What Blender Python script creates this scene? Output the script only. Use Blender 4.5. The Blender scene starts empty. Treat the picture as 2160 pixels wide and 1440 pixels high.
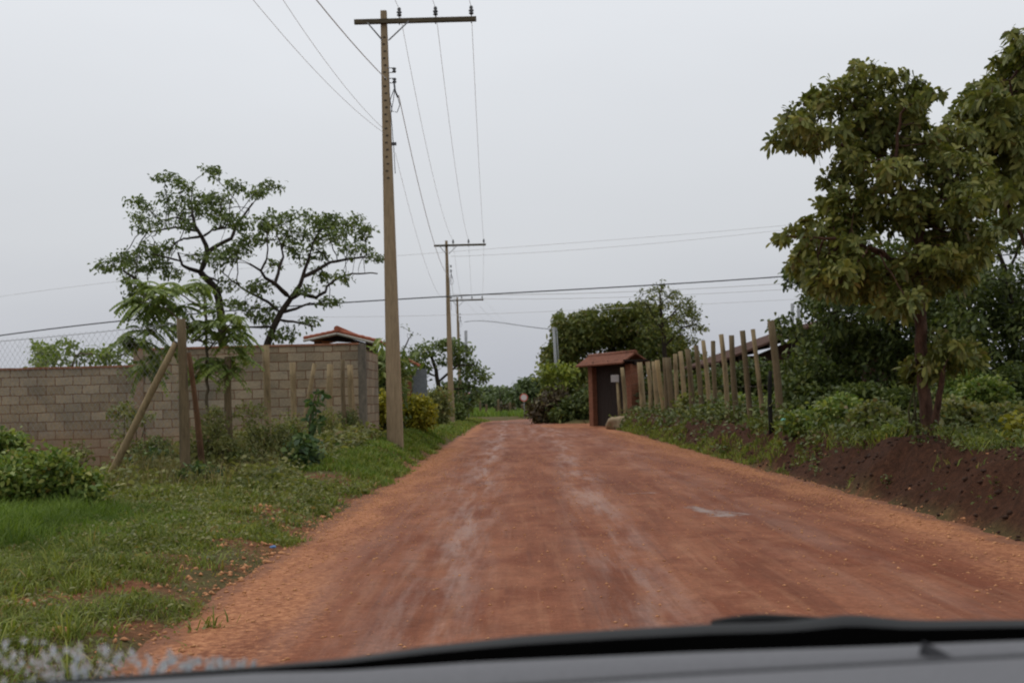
import bpy, math, random
import numpy as np
from mathutils import Vector, Matrix, Euler

rng = np.random.default_rng(11)
random.seed(11)
scene = bpy.context.scene
COL = scene.collection
RAD = math.radians

# ------------------------------------------------------------------ camera
FPX = 2400.0
EYE = np.array([0.0, 0.0, 1.2])
cam_d = bpy.data.cameras.new("camera")
cam = bpy.data.objects.new("camera", cam_d)
COL.objects.link(cam)
PITCH = math.atan(124 / FPX)
R_CAM = Matrix.Rotation(math.pi / 2 + PITCH, 3, 'X') @ Matrix.Rotation(RAD(-1.5), 3, 'Z')
cam.matrix_world = Matrix.Translation(Vector(EYE)) @ R_CAM.to_4x4()
cam_d.sensor_fit = 'HORIZONTAL'
cam_d.sensor_width = 36.0
cam_d.lens = FPX / 2160 * 36
cam_d.clip_start = 0.05
cam_d.clip_end = 5000
cam_d.dof.use_dof = True
cam_d.dof.focus_distance = 6.0
cam_d.dof.aperture_fstop = 7.0
scene.camera = cam
RM = np.array(R_CAM)


def P(px, py, Y):
    """world point seen at photo pixel (px,py) whose distance down the road is Y"""
    d = RM @ np.array([(px - 1080) / FPX, -(py - 720) / FPX, -1.0])
    return EYE + d * (Y / d[1])


def PX(px, Y):
    return P(px, 844 - (px - 1083) * .0262, Y)[0]


# ------------------------------------------------------------------ noise
_tab = np.random.default_rng(5).random((256, 256))


def vnoise(x, y, s=0):
    x = np.asarray(x, float) + s * 17.31
    y = np.asarray(y, float) + s * 9.77
    xi = np.floor(x).astype(int); yi = np.floor(y).astype(int)
    fx = x - xi; fy = y - yi
    fx = fx * fx * (3 - 2 * fx); fy = fy * fy * (3 - 2 * fy)
    a = _tab[xi & 255, yi & 255]; b = _tab[(xi + 1) & 255, yi & 255]
    c = _tab[xi & 255, (yi + 1) & 255]; d = _tab[(xi + 1) & 255, (yi + 1) & 255]
    return ((a * (1 - fx) + b * fx) * (1 - fy) + (c * (1 - fx) + d * fx) * fy) * 2 - 1


def fbm(x, y, o=4, s=0):
    r = 0; a = 1.0; t = 0
    for i in range(o):
        r = r + a * vnoise(x * 2 ** i, y * 2 ** i, s + i); t += a; a *= .5
    return r / t


def S(t):
    t = np.clip(t, 0, 1)
    return t * t * (3 - 2 * t)


# ------------------------------------------------------------------ object helpers
def meta(o, label=None, cat=None, group=None, kind=None):
    if label: o["label"] = label
    if cat: o["category"] = cat
    if group: o["group"] = group
    if kind: o["kind"] = kind
    return o


def np_mesh(name, V, F, mats=(), smooth=False, attrs=None, mi=None):
    V = np.asarray(V, np.float32).reshape(-1, 3); F = np.asarray(F, np.int32)
    k = F.shape[1]; n = len(F)
    me = bpy.data.meshes.new(name)
    me.vertices.add(len(V)); me.vertices.foreach_set("co", V.ravel())
    me.loops.add(n * k); me.loops.foreach_set("vertex_index", F.ravel())
    me.polygons.add(n); me.polygons.foreach_set("loop_start", np.arange(0, n * k, k, dtype=np.int32))
    if mi is not None: me.polygons.foreach_set("material_index", np.asarray(mi, np.int32))
    if smooth: me.polygons.foreach_set("use_smooth", np.ones(n, bool))
    me.update(calc_edges=True)
    for m in mats: me.materials.append(m)
    if attrs:
        for an, av in attrs.items():
            a = me.attributes.new(an, 'FLOAT', 'POINT')
            a.data.foreach_set("value", np.asarray(av, np.float32))
    return me


def add(name, me, parent=None):
    o = bpy.data.objects.new(name, me)
    COL.objects.link(o)
    if parent is not None:
        o.parent = parent
        o.matrix_parent_inverse = parent.matrix_basis.inverted()
    return o


def empty(name, loc, label=None, cat=None, group=None):
    o = bpy.data.objects.new(name, None)
    COL.objects.link(o)
    o.location = loc
    o.empty_display_size = .2
    return meta(o, label, cat, group)


class MB:
    """collects boxes, tubes and plates that become ONE mesh (world coordinates)"""

    def __init__(self): self.v = []; self.f = []; self.m = []; self.sm = []

    def raw(self, vs, fs, mi=0, smooth=False):
        o = len(self.v)
        self.v += [tuple(p) for p in vs]
        for f in fs:
            self.f.append(tuple(i + o for i in f)); self.m.append(mi); self.sm.append(smooth)

    def box(self, c, s, mi=0, rot=None):
        c = np.array(c, float); h = np.array(s, float) / 2
        vs = []
        for z in (-1, 1):
            for x, y in ((-1, -1), (1, -1), (1, 1), (-1, 1)):
                p = np.array([x * h[0], y * h[1], z * h[2]])
                if rot is not None: p = np.array(rot @ Vector(p))
                vs.append(c + p)
        self.raw(vs, [(3, 2, 1, 0), (4, 5, 6, 7), (0, 1, 5, 4), (1, 2, 6, 5), (2, 3, 7, 6), (3, 0, 4, 7)], mi)

    def tube(self, pts, rads, n=8, mi=0, caps=True, smooth=True, squash=1.0):
        pts = [np.array(p, float) for p in pts]
        if not hasattr(rads, '__len__'): rads = [rads] * len(pts)
        vs = []; ref = np.array([0, 1.0, 0])
        for i, p in enumerate(pts):
            d = pts[min(i + 1, len(pts) - 1)] - pts[max(i - 1, 0)]
            d = d / (np.linalg.norm(d) + 1e-9)
            u = np.cross(ref, d)
            if np.linalg.norm(u) < .2: u = np.cross(np.array([1.0, 0, 0]), d)
            u /= np.linalg.norm(u); w = np.cross(d, u)
            for k in range(n):
                a = 2 * math.pi * k / n
                vs.append(p + (u * math.cos(a) + w * math.sin(a) * squash) * rads[i])
        fs = []
        for i in range(len(pts) - 1):
            for k in range(n):
                a = i * n + k; b = i * n + (k + 1) % n
                fs.append((a, b, b + n, a + n))
        self.raw(vs, fs, mi, smooth)
        if caps:
            o = len(self.v) - len(vs)
            self.f.append(tuple(o + k for k in reversed(range(n)))); self.m.append(mi); self.sm.append(False)
            self.f.append(tuple(o + len(vs) - n + k for k in range(n))); self.m.append(mi); self.sm.append(False)

    def build(self, name, mats, parent=None, bevel=0):
        me = bpy.data.meshes.new(name)
        me.from_pydata(self.v, [], self.f)
        if not isinstance(mats, (list, tuple)): mats = [mats]
        for m in mats: me.materials.append(m)
        me.polygons.foreach_set("material_index", self.m)
        me.polygons.foreach_set("use_smooth", self.sm)
        me.update()
        o = add(name, me, parent)
        if bevel:
            b = o.modifiers.new("bevel", 'BEVEL'); b.width = bevel; b.segments = 2; b.limit_method = 'ANGLE'
        return o


# ------------------------------------------------------------------ materials
def _nt(name):
    m = bpy.data.materials.new(name); m.use_nodes = True
    nt = m.node_tree; nt.nodes.clear()
    return m, nt, nt.nodes, nt.links


def ramp(nt, fac, stops):
    r = nt.nodes.new("ShaderNodeValToRGB")
    el = r.color_ramp.elements
    while len(el) < len(stops): el.new(.5)
    for e, (p, c) in zip(el, stops):
        e.position = p; e.color = (c[0], c[1], c[2], 1)
    nt.links.new(fac, r.inputs[0])
    return r.outputs[0]


def noise(nt, vec, scale, detail=5, rough=.6, dist=0):
    n = nt.nodes.new("ShaderNodeTexNoise")
    n.inputs["Scale"].default_value = scale; n.inputs["Detail"].default_value = detail
    n.inputs["Roughness"].default_value = rough; n.inputs["Distortion"].default_value = dist
    if vec is not None: nt.links.new(vec, n.inputs["Vector"])
    return n.outputs["Fac"]


def mapped(nt, src, scale):
    mp = nt.nodes.new("ShaderNodeMapping")
    mp.inputs["Scale"].default_value = scale
    nt.links.new(src, mp.inputs["Vector"])
    return mp.outputs[0]


def math_(nt, op, a, b=None, clamp=False):
    n = nt.nodes.new("ShaderNodeMath"); n.operation = op; n.use_clamp = clamp
    for i, v in enumerate((a, b)):
        if v is None: continue
        if isinstance(v, (int, float)): n.inputs[i].default_value = v
        else: nt.links.new(v, n.inputs[i])
    return n.outputs[0]


def mixc(nt, fac, a, b, mode='MIX'):
    n = nt.nodes.new("ShaderNodeMix"); n.data_type = 'RGBA'; n.blend_type = mode
    if isinstance(fac, (int, float)): n.inputs[0].default_value = fac
    else: nt.links.new(fac, n.inputs[0])
    for i, v in ((6, a), (7, b)):
        if isinstance(v, tuple): n.inputs[i].default_value = (v[0], v[1], v[2], 1)
        else: nt.links.new(v, n.inputs[i])
    return n.outputs[2]


def maprange(nt, v, a, b, c=0.0, d=1.0):
    n = nt.nodes.new("ShaderNodeMapRange")
    n.interpolation_type = 'SMOOTHSTEP'
    nt.links.new(v, n.inputs[0])
    for i, x in zip((1, 2, 3, 4), (a, b, c, d)): n.inputs[i].default_value = x
    return n.outputs[0]


def finish(nt, col, rough=.8, bump=None, bstr=.4, bdist=.01, spec=.3, metallic=0):
    p = nt.nodes.new("ShaderNodeBsdfPrincipled"); o = nt.nodes.new("ShaderNodeOutputMaterial")
    if isinstance(col, tuple): p.inputs["Base Color"].default_value = (*col, 1)
    else: nt.links.new(col, p.inputs["Base Color"])
    if isinstance(rough, (int, float)): p.inputs["Roughness"].default_value = rough
    else: nt.links.new(rough, p.inputs["Roughness"])
    if isinstance(spec, (int, float)): p.inputs["Specular IOR Level"].default_value = spec
    else: nt.links.new(spec, p.inputs["Specular IOR Level"])
    p.inputs["Metallic"].default_value = metallic
    if bump is not None:
        b = nt.nodes.new("ShaderNodeBump"); b.inputs["Strength"].default_value = bstr
        b.inputs["Distance"].default_value = bdist
        nt.links.new(bump, b.inputs["Height"]); nt.links.new(b.outputs[0], p.inputs["Normal"])
    nt.links.new(p.outputs[0], o.inputs[0])
    return p


def mat_rough(name, c1, c2, scale=6, stretch=(1, 1, 1), rough=.85, bstr=.4, spec=.2, c3=None, bdist=.01):
    m, nt, N, L = _nt(name)
    geo = N.new("ShaderNodeNewGeometry")
    v = mapped(nt, geo.outputs["Position"], stretch)
    f = noise(nt, v, scale, 6, .65)
    st = [(.3, c1), (.7, c2)]
    if c3: st = [(.28, c1), (.5, c2), (.72, c3)]
    c = ramp(nt, f, st)
    f2 = noise(nt, v, scale * 6, 4, .7)
    c = mixc(nt, .35, c, mixc(nt, 1, c, ramp(nt, f2, [(.3, (.35, .35, .35)), (.7, (1.3, 1.3, 1.3))]), 'MULTIPLY'))
    finish(nt, c, rough, f2, bstr, bdist, spec)
    return m


def mat_leaf(name, dark, mid, light, trans=.25, odd=None, rough=.5, spec=.25, clump=1.6, gain=1.5):
    m, nt, N, L = _nt(name)
    geo = N.new("ShaderNodeNewGeometry")
    r = geo.outputs["Random Per Island"]
    G_ = gain
    dark, mid, light = (tuple(min(.6, q * G_) for q in c_) for c_ in (dark, mid, light))
    st = [(0, dark), (.5, mid), (.93, light)]
    if odd: st.append((1.0, odd))
    c = ramp(nt, r, st)
    f = noise(nt, geo.outputs["Position"], clump, 3, .6)
    c = mixc(nt, 1, c, ramp(nt, f, [(.3, (.62, .66, .6)), (.7, (1.3, 1.25, 1.2))]), 'MULTIPLY')
    p = N.new("ShaderNodeBsdfPrincipled"); t = N.new("ShaderNodeBsdfTranslucent")
    mx = N.new("ShaderNodeMixShader"); o = N.new("ShaderNodeOutputMaterial")
    L.new(c, p.inputs["Base Color"]); L.new(mixc(nt, 1, c, (1.2, 1.25, .6), 'MULTIPLY'), t.inputs[0])
    p.inputs["Roughness"].default_value = rough; p.inputs["Specular IOR Level"].default_value = spec
    mx.inputs[0].default_value = trans
    L.new(p.outputs[0], mx.inputs[1]); L.new(t.outputs[0], mx.inputs[2]); L.new(mx.outputs[0], o.inputs[0])
    return m


M = {}
M['bark'] = mat_rough('bark_dark', (.022, .017, .013), (.05, .038, .028), 8, (1, 1, .3))
M['bark_red'] = mat_rough('bark_red', (.04, .02, .013), (.16, .085, .055), 14, (1, 1, .3), bstr=1.0, bdist=.03)
M['bark_pale'] = mat_rough('bark_pale', (.09, .07, .045), (.16, .13, .085), 9, (1, 1, .3))
M['stem'] = mat_rough('stem', (.05, .05, .022), (.1, .085, .04), 9)
M['post'] = mat_rough('post_wood', (.11, .08, .042), (.30, .225, .125), 3.5, (1.5, 1.5, .35), c3=(.21, .155, .085), bstr=.6)
M['post_pale'] = mat_rough('post_wood_pale', (.24, .17, .085), (.36, .26, .13), 3.5, (1.5, 1.5, .35), bstr=.6)
M['post_red'] = mat_rough('post_wood_stained', (.09, .05, .03), (.22, .12, .065), 3.5, (1.5, 1.5, .35), bstr=.6)
M['post_old'] = mat_rough('post_old', (.06, .046, .028), (.16, .118, .066), 4, (2, 2, .3), c3=(.10, .077, .042), bstr=.7)
M['post_black'] = mat_rough('post_burnt', (.008, .007, .006), (.02, .017, .015), 6)
M['end_grain'] = mat_rough('end_grain', (.03, .025, .018), (.07, .055, .04), 12)
M['pole'] = mat_rough('pole_concrete', (.20, .145, .085), (.31, .235, .145), 1.6, (2.5, 2.5, .35), bstr=.35, c3=(.26, .19, .115))
M['pole_dark'] = mat_rough('pole_hole_shade', (.05, .04, .028), (.09, .07, .048), 5)
M['arm'] = mat_rough('crossarm_timber', (.05, .042, .026), (.12, .098, .062), 5, (.5, 2, 2))
M['steel'] = mat_rough('galvanised', (.16, .16, .16), (.26, .26, .26), 8, rough=.5, spec=.5)
M['grey_pole'] = mat_rough('grey_pole', (.26, .27, .28), (.36, .37, .38), 4)
M['insul'] = mat_rough('insulator', (.02, .022, .024), (.05, .05, .052), 8, rough=.25, spec=.6)
M['wire'] = mat_rough('wire_bare', (.85, .86, .87), (.9, .9, .9), 3, rough=.5)
M['cable'] = mat_rough('cable_black', (.05, .052, .058), (.09, .092, .098), 3)
M['cable_grey'] = mat_rough('cable_grey', (.75, .76, .77), (.85, .85, .86), 3)
M['rust'] = mat_rough('fence_wire', (.09, .075, .065), (.15, .125, .105), 8)
M['tile_dark'] = mat_rough('roof_tile_dark', (.035, .02, .015), (.085, .042, .03), 5, c3=(.06, .03, .02), bstr=.5)  # darker, browner tile tone over the whole farm house roof
M['tile'] = mat_rough('roof_tile', (.075, .034, .023), (.2, .08, .05), 5, c3=(.14, .055, .034), bstr=.5)
M['tile_bright'] = mat_rough('roof_tile_bright', (.27, .08, .045), (.40, .135, .075), 5, bstr=.5)
M['brickred'] = mat_rough('gate_brick', (.13, .052, .03), (.23, .095, .053), 4, (1, 1, 2.5), bstr=.5)
M['darkwood'] = mat_rough('dark_wood', (.014, .009, .007), (.028, .018, .014), 5, (3, 3, .4))  # near black, also used for the shaded inside of the tiled gate
M['fascia'] = mat_rough('fascia', (.3, .28, .24), (.42, .39, .34), 5)
M['housewall'] = mat_rough('house_wall', (.06, .035, .026), (.12, .06, .042), 3)
M['grey_panel'] = mat_rough('grey_panel', (.14, .16, .17), (.19, .21, .22), 2)
M['plaster'] = mat_rough('plaster', (.22, .15, .1), (.3, .215, .145), 3)
M['soil'] = mat_rough('soil_clod', (.025, .013, .008), (.055, .026, .016), 6)
M['stone'] = mat_rough('gravel_stone', (.30, .12, .055), (.55, .27, .13), 9, c3=(.42, .18, .085))
M['white'] = mat_rough('sign_white', (.55, .5, .48), (.66, .62, .6), 4)
M['teal'] = mat_rough('sign_teal', (.03, .16, .16), (.045, .21, .2), 4)
M['signred'] = mat_rough('sign_red', (.45, .1, .07), (.55, .14, .1), 4)
M['blue'] = mat_rough('litter_blue', (.1, .2, .42), (.18, .3, .5), 10)
M['turq'] = mat_rough('litter_turquoise', (.2, .55, .45), (.3, .62, .52), 10)
M['paper'] = mat_rough('mailbox', (.3, .27, .26), (.4, .37, .36), 6)

M['l_mango'] = mat_leaf('leaf_mango', (.04, .052, .014), (.07, .085, .022), (.13, .13, .036), .28, (.16, .12, .05), clump=.5, gain=1.75)
M['l_cerrado'] = mat_leaf('leaf_cerrado', (.045, .065, .022), (.075, .105, .034), (.12, .15, .05), .3, clump=.8)
M['l_feather'] = mat_leaf('leaf_feather', (.075, .11, .028), (.115, .155, .04), (.17, .205, .06), .35, clump=1.5)
M['l_rosette'] = mat_leaf('leaf_rosette', (.06, .075, .018), (.105, .115, .03), (.19, .185, .055), .25, (.16, .12, .05), clump=1.6, gain=1.5)
M['l_bank'] = mat_leaf('leaf_bank', (.04, .055, .018), (.07, .088, .028), (.12, .135, .045), .25, (.16, .11, .05), clump=2)
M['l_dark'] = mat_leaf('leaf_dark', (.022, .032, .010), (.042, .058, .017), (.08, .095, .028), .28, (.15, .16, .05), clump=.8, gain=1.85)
M['l_bush'] = mat_leaf('leaf_bush', (.055, .09, .022), (.10, .14, .034), (.19, .21, .055), .3, (.24, .17, .05), clump=2)
M['l_weed'] = mat_leaf('leaf_weed', (.075, .088, .03), (.125, .132, .05), (.18, .175, .07), .35, (.2, .13, .06), clump=2)
M['l_sapling'] = mat_leaf('leaf_sapling', (.022, .045, .018), (.045, .08, .03), (.10, .14, .045), .2, clump=2)
M['l_lime'] = mat_leaf('leaf_lime', (.07, .10, .02), (.13, .16, .03), (.21, .23, .045), .3, clump=1)
M['l_croton'] = mat_leaf('leaf_croton', (.15, .15, .018), (.27, .26, .03), (.40, .34, .045), .3, clump=1.6, gain=1.0)
M['l_brown'] = mat_leaf('leaf_brown', (.03, .022, .013), (.048, .035, .02), (.085, .07, .033), .15, (.14, .15, .05), clump=.8)
M['dry_stalk'] = mat_leaf('dry_stalk', (.07, .065, .03), (.12, .105, .05), (.18, .15, .075), .3, clump=1.5, rough=.7, spec=.1)
M['l_far'] = mat_leaf('leaf_far', (.04, .058, .024), (.065, .09, .036), (.105, .135, .055), .2, clump=.3)
M['l_yucca'] = mat_leaf('leaf_yucca', (.07, .10, .03), (.12, .155, .045), (.2, .22, .08), .3, clump=2)
M['grass'] = mat_leaf('grass_blades', (.085, .115, .025), (.14, .175, .036), (.22, .235, .055), .3, (.30, .2, .09), clump=1.1, rough=.6, spec=.15, gain=1.2)
M['grass_lush'] = mat_leaf('grass_lush', (.085, .14, .026), (.13, .2, .036), (.19, .26, .055), .35, clump=1.2, rough=.6, spec=.15, gain=1.0)

# block wall
m, nt, N, L = _nt('block_wall')
geo = N.new("ShaderNodeNewGeometry")
sep = N.new("ShaderNodeSeparateXYZ"); L.new(geo.outputs["Position"], sep.inputs[0])
cmb = N.new("ShaderNodeCombineXYZ")
L.new(math_(nt, 'ADD', sep.outputs[0], sep.outputs[1]), cmb.inputs[0]); L.new(math_(nt, 'ADD', sep.outputs[2], 1.99), cmb.inputs[1])
wob = N.new("ShaderNodeTexNoise"); wob.inputs["Scale"].default_value = 3.5
L.new(geo.outputs["Position"], wob.inputs["Vector"])
vadd = N.new("ShaderNodeVectorMath"); vadd.operation = 'MULTIPLY_ADD'
L.new(wob.outputs["Color"], vadd.inputs[0]); vadd.inputs[1].default_value = (.045, .04, 0); L.new(cmb.outputs[0], vadd.inputs[2])
bt = N.new("ShaderNodeTexBrick"); L.new(vadd.outputs[0], bt.inputs["Vector"])
bt.inputs["Scale"].default_value = 1; bt.inputs["Brick Width"].default_value = .4; bt.inputs["Row Height"].default_value = .2
bt.inputs["Mortar Size"].default_value = .009; bt.inputs["Mortar Smooth"].default_value = .35; bt.inputs["Bias"].default_value = 0
bt.inputs["Color1"].default_value = (.225, .185, .128, 1); bt.inputs["Color2"].default_value = (.34, .285, .205, 1)
bt.inputs["Mortar"].default_value = (.15, .07, .04, 1)
c = bt.outputs["Color"]
f = noise(nt, geo.outputs["Position"], 1.1, 4, .6)
c = mixc(nt, maprange(nt, f, .50, .68), c, (.33, .195, .11), 'MIX') if False else mixc(nt, 1, c, ramp(nt, f, [(.3, (.72, .75, .8)), (.7, (1.2, 1.12, 1.02))]), 'MULTIPLY')
f2 = noise(nt, geo.outputs["Position"], 26, 4, .7)
c = mixc(nt, 1, c, ramp(nt, f2, [(.25, (.75, .75, .75)), (.75, (1.22, 1.22, 1.22))]), 'MULTIPLY')
# reddish splash of soil near the foot
low = maprange(nt, sep.outputs[2], .15, 1.1, 1, 0)
c = mixc(nt, math_(nt, 'MULTIPLY', low, math_(nt, 'MULTIPLY', f, .9)), c, (.27, .13, .07))
hgt = math_(nt, 'ADD', math_(nt, 'MULTIPLY', bt.outputs["Fac"], -1.0), math_(nt, 'MULTIPLY', f2, .25))
finish(nt, c, .92, hgt, .8, .012, .1)
M['block'] = m
M['coping'] = mat_rough('coping', (.22, .10, .055), (.36, .17, .10), 4)
M['wallend'] = mat_rough('wall_end_render', (.085, .078, .064), (.25, .215, .165), 3.5, (1, 1, .4))

# ground: soil with green ground cover, dark soil on the cut bank
m, nt, N, L = _nt('ground_soil')
geo = N.new("ShaderNodeNewGeometry")
sep = N.new("ShaderNodeSeparateXYZ"); L.new(geo.outputs["Position"], sep.inputs[0])
pos = geo.outputs["Position"]
fa = noise(nt, pos, 1.3, 6, .65); fb = noise(nt, pos, 14, 6, .7); fc = noise(nt, pos, 70, 3, .7)
red = ramp(nt, fb, [(.25, (.10, .045, .024)), (.5, (.20, .085, .045)), (.75, (.34, .15, .075))])
green = ramp(nt, fb, [(.25, (.06, .048, .022)), (.5, (.10, .085, .036)), (.75, (.17, .135, .055))])
dark = ramp(nt, fb, [(.25, (.03, .015, .009)), (.5, (.06, .027, .016)), (.78, (.12, .052, .028))])
left = mixc(nt, maprange(nt, fa, .36, .56), red, green)
farm = maprange(nt, sep.outputs[1], 20, 34)
left = mixc(nt, math_(nt, 'MULTIPLY', farm, .75), left, green)
br = N.new("ShaderNodeAttribute"); br.attribute_name = "bank"
c = mixc(nt, br.outputs["Fac"], left, dark)
c = mixc(nt, 1, c, ramp(nt, fc, [(.25, (.7, .7, .7)), (.75, (1.3, 1.3, 1.3))]), 'MULTIPLY')
finish(nt, c, .95, math_(nt, 'ADD', fb, math_(nt, 'MULTIPLY', fc, .4)), .8, .05, .1)
M['ground'] = m

# road: packed red laterite, gravelly orange margins, damp polished wheel tracks with sky sheen in their colour, a few puddles
m, nt, N, L = _nt('road_laterite')
geo = N.new("ShaderNodeNewGeometry"); pos = geo.outputs["Position"]
lat = N.new("ShaderNodeAttribute"); lat.attribute_name = "lat"
wet = N.new("ShaderNodeAttribute"); wet.attribute_name = "wet"
trk = N.new("ShaderNodeAttribute"); trk.attribute_name = "track"
streak = noise(nt, mapped(nt, pos, (1.7, .22, 1)), 1.0, 6, .6, .3)
streak2 = noise(nt, mapped(nt, pos, (11, .5, 1)), 1.0, 5, .6, .2)
patch = noise(nt, mapped(nt, pos, (1.3, .6, 1)), .9, 6, .62, .1)
fine = noise(nt, pos, 22, 6, .72)
grit = noise(nt, pos, 90, 3, .7)
base = ramp(nt, streak, [(.3, (.15, .050, .027)), (.5, (.235, .088, .047)), (.70, (.30, .132, .076))])
base = mixc(nt, maprange(nt, patch, .46, .62, 0, .8), base, (.165, .050, .025))
base = mixc(nt, maprange(nt, streak2, .5, .68, 0, .3), base, (.34, .165, .095))
dk = noise(nt, mapped(nt, pos, (16, .35, 1)), 1.0, 4, .6, .1)
base = mixc(nt, maprange(nt, dk, .56, .70, 0, .42), base, (.13, .052, .034))
mot = noise(nt, pos, 3.2, 6, .7, .2)
base = mixc(nt, 1, base, ramp(nt, mot, [(.3, (.80, .78, .76)), (.7, (1.16, 1.17, 1.18))]), 'MULTIPLY')
edge = ramp(nt, fine, [(.25, (.24, .095, .045)), (.5, (.37, .155, .075)), (.78, (.50, .25, .125))])
em = math_(nt, 'ADD', lat.outputs["Fac"], math_(nt, 'MULTIPLY', math_(nt, 'SUBTRACT', patch, .5), .75))
em = math_(nt, 'ADD', em, math_(nt, 'MULTIPLY', math_(nt, 'SUBTRACT', streak, .5), .35))
em = math_(nt, 'ADD', em, math_(nt, 'MULTIPLY', math_(nt, 'SUBTRACT', fine, .5), .45))
emask = maprange(nt, em, .72, 1.0)
c = mixc(nt, emask, base, edge)
outer = maprange(nt, math_(nt, 'ADD', lat.outputs['Fac'], math_(nt, 'MULTIPLY', math_(nt, 'SUBTRACT', mot, .5), .22)), .93, 1.0)
c = mixc(nt, math_(nt, 'MULTIPLY', outer, .8), c, mixc(nt, fine, (.12, .055, .036), (.25, .115, .07)))
tm = math_(nt, 'MULTIPLY', trk.outputs["Fac"], maprange(nt, noise(nt, mapped(nt, pos, (3.4, .33, 1)), 1.0, 6, .68, .15), .40, .66))
c = mixc(nt, math_(nt, 'MULTIPLY', tm, .34), c, (.32, .19, .14))  # greyed colour paints in part of the sky reflected by wet tracks
c = mixc(nt, 1, c, ramp(nt, fine, [(.25, (.78, .76, .74)), (.75, (1.2, 1.2, 1.2))]), 'MULTIPLY')
c = mixc(nt, 1, c, ramp(nt, grit, [(.2, (.72, .72, .72)), (.8, (1.25, 1.25, 1.25))]), 'MULTIPLY')
wm = maprange(nt, math_(nt, 'ADD', wet.outputs["Fac"], math_(nt, 'MULTIPLY', math_(nt, 'SUBTRACT', noise(nt, mapped(nt, pos, (6, 2.2, 1)), 1.0, 6, .68), .5), 2.2)), .55, 1.1)
c = mixc(nt, wm, c, (.20, .115, .085))
rg = math_(nt, 'SUBTRACT', .82, math_(nt, 'MULTIPLY', tm, .30))
rg = math_(nt, 'SUBTRACT', rg, math_(nt, 'MULTIPLY', wm, .34), True)
bh = math_(nt, 'ADD', math_(nt, 'MULTIPLY', fine, .6), math_(nt, 'MULTIPLY', grit, .35))
bh = math_(nt, 'ADD', bh, math_(nt, 'MULTIPLY', streak2, .5))
bh = math_(nt, 'ADD', bh, math_(nt, 'MULTIPLY', mot, 1.2))
bh = math_(nt, 'MULTIPLY', bh, math_(nt, 'SUBTRACT', 1.0, math_(nt, 'MULTIPLY', wm, .95)))
finish(nt, c, rg, bh, .6, .022, math_(nt, 'ADD', .12, math_(nt, 'MULTIPLY', math_(nt, 'MAXIMUM', tm, wm), .4)))
M['road'] = m

# ------------------------------------------------------------------ world and light
w = bpy.data.worlds.new("World"); scene.world = w; w.use_nodes = True
nt = w.node_tree; nt.nodes.clear(); N = nt.nodes; L = nt.links
SUN_EL, SUN_ROT = RAD(58), RAD(-60)
sky = N.new("ShaderNodeTexSky"); sky.sky_type = 'NISHITA'; sky.sun_disc = False
sky.sun_elevation = SUN_EL; sky.sun_rotation = SUN_ROT
sky.air_density = 1.5; sky.dust_density = 5
b1 = N.new("ShaderNodeBackground"); b1.inputs[1].default_value = .07; L.new(sky.outputs[0], b1.inputs[0])
tc = N.new("ShaderNodeTexCoord"); sp = N.new("ShaderNodeSeparateXYZ"); L.new(tc.outputs["Generated"], sp.inputs[0])
cl = noise(nt, mapped(nt, tc.outputs["Generated"], (1.2, 1.2, 4.0)), 1.3, 4, .5, .3)
zz = math_(nt, 'ADD', sp.outputs[2], math_(nt, 'MULTIPLY', math_(nt, 'SUBTRACT', cl, .5), .16))
g = ramp(nt, zz, [(0.0, (.472, .492, .552)), (.06, (.54, .56, .61)), (.16, (.668, .69, .725)), (.33, (.80, .825, .865)), (1.0, (.95, .965, .975))])
b2 = N.new("ShaderNodeBackground"); b2.inputs[1].default_value = 1.0; L.new(g, b2.inputs[0])
mx = N.new("ShaderNodeMixShader"); mx.inputs[0].default_value = .94
wo = N.new("ShaderNodeOutputWorld")
L.new(b1.outputs[0], mx.inputs[1]); L.new(b2.outputs[0], mx.inputs[2]); L.new(mx.outputs[0], wo.inputs[0])
sl = bpy.data.lights.new("sun", 'SUN'); sl.energy = .9; sl.angle = RAD(25); sl.color = (1, .97, .93)
so = bpy.data.objects.new("sun", sl); COL.objects.link(so)
sdir = Vector((math.sin(SUN_ROT) * math.cos(SUN_EL), math.cos(SUN_ROT) * math.cos(SUN_EL), math.sin(SUN_EL)))
so.rotation_euler = sdir.to_track_quat('Z', 'Y').to_euler(); so.location = (0, 0, 30)
scene.view_settings.view_transform = 'Standard'; scene.view_settings.look = 'None'
scene.view_settings.exposure = 0; scene.view_settings.gamma = 1
scene.cycles.filter_width = 2.0
scene.cycles.max_bounces = 6; scene.cycles.diffuse_bounces = 3; scene.cycles.glossy_bounces = 3

# ------------------------------------------------------------------ terrain
_c = [(-12, 1.0, 2.95), (40, 1.0, 2.95), (48, .9, 2.85), (54, .35, 2.3), (60, -.35, 1.6), (68, -.45, 1.5), (76, .1, 1.6), (83, 2.2, 1.6), (88, 6, 1.6), (93, 14, 1.6), (97, 26, 1.6)]
_s = []
for (y0, x0, h0), (y1, x1, h1) in zip(_c[:-1], _c[1:]):
    n = max(2, int(math.hypot(y1 - y0, x1 - x0) / .5))
    for i in range(n):
        t = i / n; _s.append((x0 + (x1 - x0) * t, y0 + (y1 - y0) * t, h0 + (h1 - h0) * t))
_s += [(3.0, 49, 1.3), (3.2, 51.5, 1.4), (2.8, 54, 1.1)]
_s = np.array(_s)


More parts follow.
